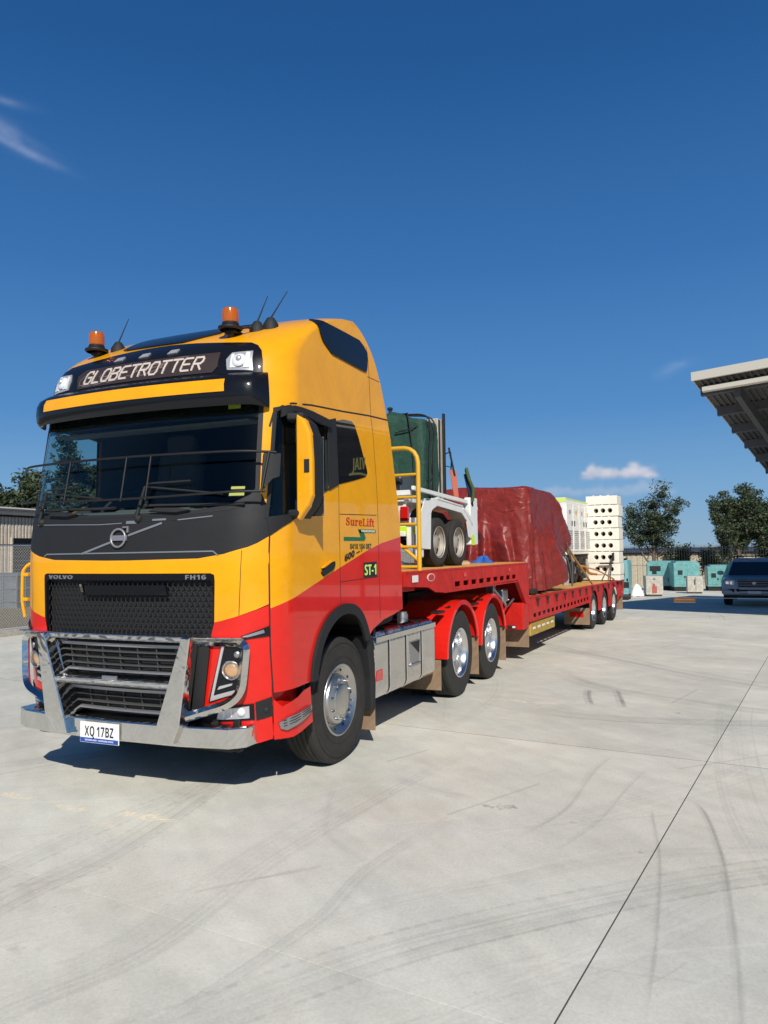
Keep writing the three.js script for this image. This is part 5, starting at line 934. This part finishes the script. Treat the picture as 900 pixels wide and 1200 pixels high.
    const g = new THREE.BufferGeometry(); g.setAttribute('position', new THREE.Float32BufferAttribute(pos, 3)); g.setAttribute('uv', new THREE.Float32BufferAttribute(uv, 2)); g.computeVertexNormals();
    part('concrete_slab', g, mats[(i * 3 + j * 2) % 5], yard, true);
  }
  const jb = []; for (let j = 0; j + 1 < rows.length; j++) { const pos = []; const A = at(cols[0], rows[j], -.002), B = at(cols[cols.length - 1], rows[j], -.002), C = at(cols[cols.length - 1], rows[j + 1], -.002), E = at(cols[0], rows[j + 1], -.002); for (const p of [A, B, C, A, C, E]) pos.push(...p); const g = new THREE.BufferGeometry(); g.setAttribute('position', new THREE.Float32BufferAttribute(pos, 3)); g.computeVertexNormals(); jb.push(g); }
  part('joint_filler', jb, std([.085, .08, .07], .95), yard);
}

// ---------------------------------------------------------------- left: boundary fence, metal shed, tanks
{
  const X = -10.42, f = thing('chain_link_fence', 'chain-link boundary fence with a grey top rail at the left, on a low concrete kerb', 'fence', [X, 0, -12]);
  const z0 = 12.4, z1 = -24, H = 2.02;
  part('kerb', bx(.22, .16, z0 - z1, 0, .06, (z0 + z1) / 2, .015), std([.46, .44, .40], .9, 0, { map: T.dust }), f);
  for (let z = z0; z >= z1; z -= 3) part('fence_post', disc(.026, H + .05, 0, H / 2, z, 'y', 10), M.satin, f);
  part('top_rail', rod([0, H, z0], [0, H, z1], .021), M.satin, f); part('bottom_wire', rod([0, .18, z0], [0, .18, z1], .004, .004, 4), M.satin, f);
  const w = []; const s = .072, hgt = H - .18; const n = Math.floor((z0 - z1 - hgt) / s);
  const tri = (a, b, o) => { const r = .0036, d = V(b[0] - a[0], b[1] - a[1], b[2] - a[2]).normalize(), p1 = V(1, 0, 0), p2 = d.clone().cross(p1); const q = [0, 1, 2].map((k) => p1.clone().multiplyScalar(Math.cos(k * 2.094) * r).add(p2.clone().multiplyScalar(Math.sin(k * 2.094) * r))); for (let k = 0; k < 3; k++) { const m = (k + 1) % 3, A = q[k], B = q[m]; for (const [e, v] of [[a, A], [a, B], [b, B], [a, A], [b, B], [b, A]]) o.push(e[0] + v.x, e[1] + v.y, e[2] + v.z); } };
  const o = []; for (let k = -Math.floor(hgt / s); k < (z0 - z1) / s; k++) { const zs = z0 - k * s; for (const dir of [1, -1]) { let a = [.004 * dir, .18, dir > 0 ? zs : zs - hgt], b = [.004 * dir, H, dir > 0 ? zs - hgt : zs]; if (Math.max(a[2], b[2]) > z0 || Math.min(a[2], b[2]) < z1) continue; tri(a, b, o); } }
  const g = new THREE.BufferGeometry(); g.setAttribute('position', new THREE.Float32BufferAttribute(o, 3)); g.computeVertexNormals(); stuff(part('chain_link_mesh', g, std([.40, .40, .38], .6, .3), f));
}
{
  // shed front runs from A towards B; build along its own x
  const A = V(-22.4, 0, -16.2), B = V(-22.4 - 1.0, 0, -16.2 - 9.95), L = 34, d = B.clone().sub(A).normalize(), ang = Math.atan2(-d.z, d.x), gy = -.12;
  const sh = thing('metal_shed', 'beige ribbed metal shed with dark roller doors behind the left fence', 'shed', [A.x - d.x * 14, gy, A.z - d.z * 14], ang);
  const H = 3.62, dep = 9; // wall faces local +z or -z: towards the yard is local +z
  const wallM = std([.68, .62, .53], .6, 0, { map: T.dust });
  const doors = [[9.2, 11.6], [14.6, 17.0], [19.2, 21.5], [24, 26.4]];
  let x = 0; const solid = []; for (const [a, b] of doors) { solid.push([x, a, 0]); solid.push([a, b, 2.62]); x = b; } solid.push([x, L, 0]);
  const panels = []; for (const [a, b, y] of solid) { const n = Math.max(2, Math.round((b - a) / .19)); for (let k = 0; k < n; k++) { const xa = lerp(a, b, (k + .5) / n); panels.push(bx((b - a) / n * .62, H - y, .05, xa, (H + y) / 2, .02, .012)); } panels.push(bx(b - a, H - y, .03, (a + b) / 2, (H + y) / 2, -.02, 0)); }
  part('ribbed_wall', panels, wallM, sh); part('wall', [bx(L, H, .1, L / 2, H / 2, -dep, 0), bx(.1, H, dep - .1, 0.05, H / 2, -dep / 2, 0), bx(.1, H, dep - .1, L - .05, H / 2, -dep / 2, 0)], wallM, sh);
  for (const [a, b] of doors) { const r = []; for (let k = 0; k < 14; k++) r.push(bx(b - a - .02, .18, .03, (a + b) / 2, .10 + k * .187, -.10, .012)); part('roller_door', r, std([.022, .022, .026], .6), sh); part('door_frame', [bx(.09, 2.66, .1, a, 1.33, .05, .01), bx(.09, 2.66, .1, b, 1.33, .05, .01)], wallM, sh); }
  part('gutter', [bx(L + .4, .30, .20, L / 2, H + .10, .12, .03)], std([.62, .57, .50], .6), sh);
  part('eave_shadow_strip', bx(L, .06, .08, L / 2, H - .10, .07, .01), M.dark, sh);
  const rf = ext([[.35, H + .18], [-dep / 2, H + .62], [-dep - .3, H + .18], [-dep - .3, H + .10], [-dep / 2, H + .54], [.35, H + .10]], L + .6); rf.applyMatrix4(new THREE.Matrix4().makeBasis(V(0, 0, 1), V(0, 1, 0), V(-1, 0, 0))); part('roof', rf.translate(L + .3, 0, 0), std([.10, .10, .11], .5, .3), sh);
}
{
  const mk = (label, x, z, w, h, t) => { const o = thing('water_tank', label, 'tank', [x, G(x, z), z], t, 'tanks behind the left fence'); part('tank_body', bx(w, h, w, 0, h / 2 + .1, 0, .08), std([.16, .20, .24], .6, .2, { map: T.dust }), o); part('frame', [-.5, -.17, .17, .5].flatMap((k) => [bx(.03, h, .03, k * w, h / 2 + .1, w / 2 + .01, .005), bx(.03, h, .03, w / 2 + .01, h / 2 + .1, k * w, .005)]).concat([.25, .6, .95].flatMap((k) => [bx(w, .03, .03, 0, h * k + .1, w / 2 + .012, .005), bx(.03, .03, w, w / 2 + .012, h * k + .1, 0, .005)])), M.satin, o); part('pallet', bx(w, .1, w, 0, .05, 0, .01), M.dark, o); };
  mk('grey-blue caged tank behind the chain-link fence, nearer the yard gate', -16.4, -11.6, 1.35, 1.15, .3); mk('grey-blue caged tank behind the fence, nearer the roller door', -17.7, -13.6, 1.35, 1.15, .3);
}

// ---------------------------------------------------------------- trees
const barkM = std([.17, .13, .10], .95, 0, { map: T.dust });
const leafM = [[.050, .080, .026], [.034, .060, .024], [.072, .092, .030]].map((c) => phy(c, .62, 0, { transmission: .3, thickness: 0 }));
function tree(label, x, z, y0, h, spread, o = {}) {
  const t = thing(o.name || 'gum_tree', label, 'tree', [x, y0, z], (o.turn ?? (o.sd * 1.7) % 6.28)), sd = o.sd || 1, tips = [], wood = [];
  seed0 = 777 * sd + 13;
  const grow = (p, dir, len, r, lev) => {
    let a = p.clone(), d = dir.clone(), n = lev === 0 ? 5 : 3, R = r;
    for (let k = 0; k < n; k++) { d.add(V(rr(-.22, .22), lev ? rr(-.02, .22) : .12, rr(-.22, .22)).multiplyScalar(lev ? 1 : .6)).normalize(); const b = a.clone().addScaledVector(d, len / n), r2 = R * (lev ? .80 : .88); wood.push(rod([a.x, a.y, a.z], [b.x, b.y, b.z], R, r2, lev > 1 ? 4 : 7)); a = b; R = r2;
      if (lev < 3 && k >= (lev === 0 ? (o.low ?? 1) : 0)) { const c = lev === 0 ? 2 : rnd() < .75 ? 1 : 2; for (let q = 0; q < c; q++) { const an = rr(0, 6.3), nd = d.clone().multiplyScalar(.55).add(V(Math.cos(an), rr(.15, .8), Math.sin(an)).multiplyScalar(.75 * (o.wide || 1))).normalize(); grow(a, nd, len * (lev === 0 ? rr(.50, .72) : rr(.5, .75)), R * .58, lev + 1); } } 
      if (lev >= 2 && k === 1 && rnd() < .5) tips.push([a.clone(), lev]); }
    tips.push([a, lev]);
  };
  grow(V(0, -.2, 0), V(rr(-.1, .1), 1, rr(-.1, .1)).normalize(), h * (o.trunk || .52), (o.r || .035) * h, 0);
  // fit the skeleton to the wanted height and width
  let my = 0, mr = 0; for (const [p] of tips) { my = Math.max(my, p.y); mr = Math.max(mr, Math.hypot(p.x, p.z)); }
  const sy = (h * .95) / my, sr = spread / mr; const sc = (g) => g.scale(sr > 1.6 ? 1.6 : sr, sy, sr > 1.6 ? 1.6 : sr), kx = Math.min(sr, 1.6);
  part('trunk', wood.map(sc), barkM, t);
  const N = o.leaves || 15000, per = Math.max(4, Math.floor(N / tips.length)), ls = o.leaf || .16;
  const pos = [[], [], []]; 
  for (const [p, lev] of tips) {
    const c = V(p.x * kx, p.y * sy, p.z * kx); if (rnd() < (o.gap ?? .12)) continue; const cr = (o.clump || .062) * h * rr(.55, 1.2) * (lev < 2 ? 1.15 : 1), m = rnd() < .3 ? 2 : rnd() < .5 ? 1 : 0, flat_ = rr(.55, .85);
    for (let k = 0; k < per; k++) {
      const q = V(rr(-1, 1), rr(-1, 1), rr(-1, 1)); if (q.length() > 1) { k -= .5; continue; } q.multiplyScalar(cr); q.y *= flat_; q.add(c);
      const a = V(rr(-1, 1), rr(-.9, .3), rr(-1, 1)).normalize().multiplyScalar(ls * rr(.6, 1.3)), b = V(rr(-1, 1), rr(-1, 1), rr(-1, 1)).cross(a).setLength(ls * rr(.22, .42));
      const P = pos[rnd() < .75 ? m : (m + 1) % 3]; const A = q.clone().sub(a), B = q.clone().add(b), C = q.clone().add(a), D = q.clone().sub(b); for (const v of [A, B, C, A, C, D]) P.push(v.x, v.y, v.z);
    }
  }
  pos.forEach((P, k) => { if (!P.length) return; const g = new THREE.BufferGeometry(); g.setAttribute('position', new THREE.Float32BufferAttribute(P, 3)); g.computeVertexNormals(); stuff(part('crown', g, leafM[k], t)); });
  return t;
}
tree('open-crowned gum tree behind the white stack, with a leaning trunk', -.35, -52.5, -1.0, 7.6, 2.9, { sd: 5, turn: 4.4, leaves: 17000, gap: .16, leaf: .12, low: 1, clump: .07, r: .024 });
tree('dense broad gum tree behind the parked four-wheel drive', 5.05, -49.2, -.9, 6.9, 1.9, { sd: 9, leaves: 30000, gap: .03, leaf: .12, wide: .8, clump: .085, r: .026 });
tree('dense gum tree at the right edge, touching its broader neighbour', 7.05, -50.0, -.9, 6.4, 1.7, { sd: 21, leaves: 20000, gap: .06, leaf: .13, clump: .10 });
tree('small low bushy tree between the two big gums', 3.35, -55.0, -1.6, 3.6, 1.0, { sd: 14, leaves: 5000, leaf: .12, clump: .16, name: 'small_tree' });
tree('low dark shrub beside the pale warehouse wall, under the first gum', 1.0, -54, -1.4, 3.4, 1.2, { sd: 15, leaves: 6000, leaf: .12, clump: .17, name: 'small_tree' });
tree('reddish-leaved shrub against the warehouse wall left of the four-wheel drive', 4.2, -57, -1.8, 2.9, .9, { sd: 17, leaves: 4000, leaf: .11, clump: .18, name: 'small_tree' });
tree('tall gum tree leaning over the beige shed roof beside the cab', -31.2, -28.4, -.6, 9.4, 3.6, { sd: 31, leaves: 24000, gap: .06, leaf: .20, clump: .072, r: .022 });
tree('gum tree over the shed at the far left edge of the picture', -35.4, -25.0, -.6, 8.0, 3.6, { sd: 33, leaves: 22000, gap: .04, leaf: .20, clump: .085, r: .022 });
tree('high gum tree with one dark limb entering the picture at the left', -40.5, -25.5, -.6, 11.6, 3.6, { sd: 34, leaves: 14000, gap: .14, leaf: .20, clump: .08, r: .022 });
tree('low full gum tree behind the shed roof, between the two taller ones', -33.0, -27.5, -.6, 7.4, 3.2, { sd: 35, leaves: 18000, gap: .05, leaf: .20, clump: .10, r: .022 });
tree('broad gum tree seen through the windscreen, left of the far window pillar', -27.6, -31.0, -.6, 8.8, 3.2, { sd: 36, leaves: 14000, gap: .10, leaf: .20, clump: .085 });
tree('rounded gum tree seen through the middle of the windscreen', -23.2, -34.0, -.6, 9.2, 3.3, { sd: 38, leaves: 14000, gap: .12, leaf: .20, clump: .085 });
tree('gum tree seen through the windscreen beyond the shed end', -18.2, -36.5, -.6, 8.2, 3.2, { sd: 40, leaves: 12000, gap: .12, leaf: .20, clump: .085 });

// ---------------------------------------------------------------- right background: warehouse, far fence, stored generators, boxes
{
  const w = thing('warehouse', 'long low cream warehouse with dark roof beyond the far fence', 'warehouse', [4, -3.0, -82]);
  const H = 4.22, L = 60; const P = []; for (let k = 0; k < 100; k++) P.push(bx(.42, H, .06, -L / 2 + k * .6 + .3, H / 2, 0, .015));
  part('ribbed_wall', [...P, bx(L, H, .04, 0, H / 2, -.05, 0), bx(.1, H, 11.8, -L / 2 + .05, H / 2, -6.02, 0), bx(.1, H, 11.8, L / 2 - .05, H / 2, -6.02, 0)], std([.60, .55, .42], .7, 0, { map: T.dust }), w);
  const rf = ext([[.4, H], [-6, H + .40], [-12.4, H], [-12.4, H - .08], [-6, H + .32], [.4, H - .08]], L + 1); rf.applyMatrix4(new THREE.Matrix4().makeBasis(V(0, 0, 1), V(0, 1, 0), V(-1, 0, 0))); part('roof', rf.translate(L / 2 + .5, .02, 0), std([.06, .062, .07], .5, .3), w);
  part('gutter', bx(L, .14, .16, 0, H - .12, .2, .02), M.dark, w);
  
}
{
  const f = thing('steel_fence', 'tall thin-posted wire fence behind the stored teal generators', 'fence', [0, 0, -46.5]);
  const y0 = -.63, H = 2.3; for (let k = -10; k < 12; k++) part('fence_post', rod([k * 1.9 + .4, y0, 0], [k * 1.9 + .4, y0 + H, 0], .03), M.dark, f);
  each('fence_rail', [rod([-19, y0 + H - .04, 0], [21, y0 + H - .04, 0], .012), rod([-19, y0 + 1.2, 0], [21, y0 + 1.2, 0], .010)], M.dark, f);
  stuff(part('fence_mesh', Array.from({ length: 266 }, (_, k) => rod([-19 + k * .15, y0, .02], [-19 + k * .15, y0 + H, .02], .004, .004, 3)), M.satin, f));
}
{
  const gen = (label, x, z, w, h, d, t, m, dark) => {
    const o = thing('stored_generator', label, 'generator', [x, G(x, z), z], t, 'teal generators stored along the far fence');
    part('canopy_body', [bx(w, h, d, 0, h / 2 + .22, 0, .03), bx(w - .3, .08, d - .3, 0, h + .25, 0, .02)], m, o); part('skid', bx(w - .05, .22, d - .1, 0, .11, 0, .01), M.dark, o);
    const n = Math.max(2, Math.round(w / .75)); for (let k = 0; k < n; k++) { const xx = -w / 2 + (k + .5) * w / n; const dr = part('door_panel', bx(w / n - .06, h - .22, .02, xx, h / 2 + .22, d / 2 + .006, .006), m, o); part('vent', bx(.22, .22, .016, xx, h * (k % 2 ? .45 : .78), d / 2 + .02, .004), M.black, dr); part('latch', bx(.06, .10, .02, xx + w / n * .34, h * .6, d / 2 + .02, .004), M.black, dr); }
    part('end_panel', bx(.02, h - .2, d - .15, w / 2 + .006, h / 2 + .22, 0, .006), m, o); part('end_panel', bx(.02, h - .2, d - .15, -w / 2 - .006, h / 2 + .22, 0, .006), m, o);
    if (dark) part('control_window', bx(w * .35, .26, .02, -w * .22, h * .92, d / 2 + .02, .004), M.black, o); return o;
  };
  gen('teal generator behind the white box with the red mark', 1.32, -36.6, 1.5, 1.22, 1.2, .05, M.teal, true);
  gen('teal generator in the middle of the far row, showing two vents', 2.33, -35.9, 1.25, 1.2, 1.9, .25, M.teal, false);
  gen('teal generator just right of the plain white cabinet', 3.98, -36.4, 1.15, 1.0, 1.6, .1, M.teal, false);
  gen('darker teal generator hard against the four-wheel drive', 4.92, -35.6, 1.0, 1.05, 1.5, .2, std([.03, .22, .19], .5), true);
  const s = gen('narrow pale teal cabinet standing just behind the tail of the trailer', .70, -25.6, .30, 1.32, 1.2, 0, std([.20, .42, .42], .5), false);
  const box = (label, x, z, w, h, d, t, mark) => { const o = thing('white_cabinet', label, 'cabinet', [x, G(x, z), z], t); part('body', [bx(w, h, d, 0, h / 2 + .06, 0, .04)], std([.56, .55, .50], .6, 0, { map: T.dust }), o); part('feet', bx(w - .1, .06, d - .1, 0, .03, 0, 0), M.dark, o); part('side_door', bx(.016, h - .2, d - .2, w / 2 + .004, h / 2 + .06, 0, .006), M.white, o);
    if (mark) { part('red_mark', [bx(.20, .30, .012, 0, h * .36, d / 2 + .006, .004), bx(.10, .10, .014, -.02, h * .62, d / 2 + .006, .004)], std([.38, .10, .07], .7), o); part('vent', bx(.08, .04, .012, 0, h * .92, d / 2 + .006, .003), M.black, o); }
    else part('front_seam', [bx(.012, h - .1, .012, .03, h / 2 + .06, d / 2 + .006, .002), bx(.04, .25, .014, -.02, h * .72, d / 2 + .006, .003)], M.dark, o); return o; };
  box('white steel cabinet with a red stain on its front, behind the trailer tail', 1.42, -29.3, .70, .80, 1.0, .18, true);
  box('plain white cabinet standing between the teal generators', 2.98, -32.4, .68, .74, .7, .12, false);
  const r = thing('tarp_bundle', 'small pale sheet-covered bundle on the ground by the narrow teal cabinet', 'bundle', [.83, G(0, -28), -28.4]);
  part('sheet', drape(null, 28, 12, (u, v) => { const a = u * 6.2832, q = v * .34 * (1 + .15 * Math.sin(a * 3 + 1)); return [Math.cos(a) * q * .8, Math.max(0, .52 * (1 - v * v) + .03 * Math.sin(a * 6) * v), Math.sin(a) * q]; }), M.cream, r, true);
}
// ---------------------------------------------------------------- parked four-wheel drive, nose towards us
{
  const x = 5.13, z = -21.9, o = thing('four_wheel_drive', 'silver-blue four-wheel drive with roof rack parked in the shade at the right edge', 'car', [x, G(x, z), z], -.07);
  o.scale.set(1.04, .90, 1); const pm = phy([.40, .405, .40], .42, .25, { clearcoat: .5, clearcoatRoughness: .05 });
  const W = .93; // half width; front at local z = +.4
  part('body', [side([[.38, .42], [.42, .62], [.38, .88], [.28, .98], [-1.0, 1.06], [-1.1, 1.10], [-4.3, 1.10], [-4.42, .9], [-4.4, .42]], W, W * 2, { bevel: .06 })], pm, o);
  // cabin: tapered greenhouse with pillars
  const cabin = side([[-1.0, 1.06], [-1.62, 1.60], [-1.78, 1.66], [-4.0, 1.68], [-4.3, 1.55], [-4.38, 1.06]], .86, 1.72, { bevel: .05 }); { const p = cabin.attributes.position; for (let i = 0; i < p.count; i++) { const k = clamp((p.getY(i) - 1.06) / .6); p.setX(i, p.getX(i) * (1 - .16 * k)); } cabin.computeVertexNormals(); }
  part('cabin', cabin, pm, o);
  const ws = ext([[-.80, 0], [.80, 0], [.68, .72], [-.68, .72]], .012).rotateX(-.86).translate(0, 1.085, -.975); part('windscreen', ws, M.glassDark, o);
  each('side_window', [1, -1].map((s) => { const g = side([[-1.35, 1.14], [-1.75, 1.54], [-3.9, 1.56], [-4.1, 1.14]], s > 0 ? .835 : -.825, .01, {}); const p = g.attributes.position; for (let i = 0; i < p.count; i++) p.setX(i, p.getX(i) - s * .14 * clamp((p.getY(i) - 1.1) / .5)); return g; }), M.glassDark, o);
  part('bonnet', [side([[.30, .975], [.26, 1.0], [-.98, 1.085], [-1.0, 1.06]], .72, 1.44, { bevel: .01 })], pm, o);
  part('grille', [bx(.92, .26, .05, 0, .84, .40, .02)], M.black, o); each('grille_bar', [.76, .82, .88, .94].map((y) => bx(.90, .014, .03, 0, y, .425, .004)), M.satin, o); part('badge', disc(.055, .02, 0, .85, .445, 'z', 18), M.satin, o);
  for (const s of [1, -1]) { const h = part('headlight', bx(.34, .20, .14, s * .69, .86, .34, .05, [0, s * .35, 0]), M.lampClear, o); part('lamp_bulb', [disc(.06, .03, s * .62, .86, .425, 'z', 16), disc(.05, .03, s * .76, .86, .39, 'z', 16)], M.reflector, h); part('fog_lamp', bx(.26, .13, .06, s * .68, .58, .42, .03, [0, s * .3, 0]), M.black, o);
    part('door_mirror', bx(.20, .15, .12, s * 1.06, 1.16, -1.25, .05), pm, o);
    for (const zz of [-.55, -3.35]) { const w = new THREE.Group(); w.name = 'wheel'; w.position.set(s * .80, .37, zz); w.rotation.y = s > 0 ? 0 : Math.PI; o.add(w); part('tyre', latheX(tyreProf(.37, .22, .24, 3), 32), M.rubber, w); part('rim', latheX([[.22, .09], [.2, .07], [.1, .05], [0, .07]], 24), M.alloy, w); } }
  part('bumper', [bx(1.74, .22, .22, 0, .52, .36, .07), bx(.86, .075, .10, 0, .655, .44, .02), bx(.86, .085, .10, 0, .53, .47, .02)], pm, o);
  part('bumper_insert', [bx(1.0, .10, .04, 0, .60, .46, .01), bx(1.5, .12, .2, 0, .38, .30, .03)], M.black, o); part('number_plate', bx(.37, .10, .01, 0, .53, .53, .003), M.white, o);
  part('roof_rack', [1, -1].flatMap((s) => [rod([s * .66, 1.76, -1.9], [s * .66, 1.76, -4.0], .02), rod([s * .66, 1.68, -2.0], [s * .66, 1.76, -2.0], .02), rod([s * .66, 1.68, -3.9], [s * .66, 1.76, -3.9], .02)]).concat([-2.1, -3.0, -3.8].map((zz) => rod([-.68, 1.77, zz], [.68, 1.77, zz], .018))), M.blackMetal, o);
  each('seat', [bx(.4, .5, .15, .4, 1.22, -2.3, .06), bx(.4, .5, .15, -.4, 1.22, -2.3, .06)], M.seat, o);
}
// barrier line across the drive with a hanging warning strip
{
  const A = [.9, .42 + G(0, -19), -19.2], Bp = [8.2, .50 + G(0, -17), -17.6]; const o = thing('barrier_line', 'thin barrier line stretched across the driveway with an orange and white strip hanging from it', 'barrier', [A[0], 0, A[2]]);
  const q = (t) => [lerp(0, Bp[0] - A[0], t), lerp(A[1], Bp[1], t) - .10 * Math.sin(Math.PI * t) * .6, lerp(0, Bp[2] - A[2], t)];
  part('line', cable(Array.from({ length: 12 }, (_, k) => q(k / 11)), .008, 60, 5), M.white, o);
  part('stanchion', [rod([0, G(0, -19), 0], [0, A[1] + .03, 0], .02), disc(.14, .03, 0, G(0, -19) + .02, 0)], M.blackMetal, o); part('stanchion', [rod([Bp[0] - A[0], G(0, -17), Bp[2] - A[2]], [Bp[0] - A[0], Bp[1] + .03, Bp[2] - A[2]], .02)], M.blackMetal, o);
  const t0 = .305, p = q(t0), an = -Math.atan2(Bp[2] - A[2], Bp[0] - A[0]);
  part('warning_strip', bx(.62, .15, .012, p[0], p[1] - .07, p[2], .003, [0, an, 0]), std([.75, .26, .07], .6), o); part('pale_border', [bx(.62, .02, .014, p[0], p[1] - .145, p[2] + .001, .003, [0, an, 0]), bx(.56, .025, .014, p[0], p[1] - .06, p[2] + .001, .003, [0, an, 0])], std([.80, .62, .45], .6), o);
}
// ---------------------------------------------------------------- workshop with a deep awning, mostly outside the frame on the right
{
  const A = V(3.669, 5.836, -13.337), f = V(.909, 0, .418).normalize(), e = V(.205, 0, -.979).normalize(), fall = .146;
  const o = thing('workshop_awning', 'large steel awning roof with cream fascia and exposed purlins at the upper right', 'awning', [A.x, 0, A.z]); const P = (a, b, y) => [f.x * a + e.x * b, y - fall * b, f.z * a + e.z * b]; // the roof falls towards the back
  const quad = (pts) => { const g = new THREE.BufferGeometry(), p = []; for (const k of [0, 1, 2, 0, 2, 3]) p.push(...pts[k]); g.setAttribute('position', new THREE.Float32BufferAttribute(p, 3)); g.computeVertexNormals(); return g; };
  const boxP = (a0, a1, b0, b1, y0, y1) => { const c = [P(a0, b0, y0), P(a1, b0, y0), P(a1, b1, y0), P(a0, b1, y0), P(a0, b0, y1), P(a1, b0, y1), P(a1, b1, y1), P(a0, b1, y1)]; return [[0, 1, 2, 3], [4, 5, 6, 7], [0, 1, 5, 4], [1, 2, 6, 5], [2, 3, 7, 6], [3, 0, 4, 7]].map((q) => quad(q.map((k) => c[k]))); };
  const WA = 16, DB = 11.6, Y = A.y, fas = std([.66, .62, .52], .6), steelM = std([.10, .10, .105], .6, .2);
  part('fascia', [...boxP(0, WA, -.03, .02, Y - .20, Y), ...boxP(-.02, 0, .03, DB, Y - .14, Y - .03)], fas, o);
  part('gutter', boxP(.22, WA, .10, .22, Y - .44, Y - .34), fas, o);
  const rb = []; for (let k = 0; k < 110; k++) { const a = .1 + k * .145; rb.push(...boxP(a, a + .06, .1, DB, Y - .135, Y - .10)); } part('ribbed_sheet', [...boxP(0, WA, .04, DB, Y - .10, Y - .04), ...rb], std([.11, .11, .11], .6, .2), o);
  for (let k = 0; k < 7; k++) part('purlin', boxP(.06, WA, .6 + k * 1.7, .72 + k * 1.7, Y - .36, Y - .14), steelM, o);
  for (const a of [.9, 5.9, 10.9]) part('rafter', boxP(a, a + .14, .4, DB, Y - .60, Y - .36), steelM, o);
  for (const a of [5.9, 10.9]) for (const b of [1.2, 11]) part('column', boxP(a, a + .14, b, b + .14, -.6, Y - .60), steelM, o);
  part('wall', [...boxP(11.3, WA, .3, DB, -1.2, .9), ...boxP(11.3, 11.5, .3, DB, .9, Y - .15)], fas, o);
  part('batten_light', [bx(.16, .10, 1.2, ...P(3.4, 8.3, Y - .5), .02)], M.white, o);
}
renderer.render(scene, camera);
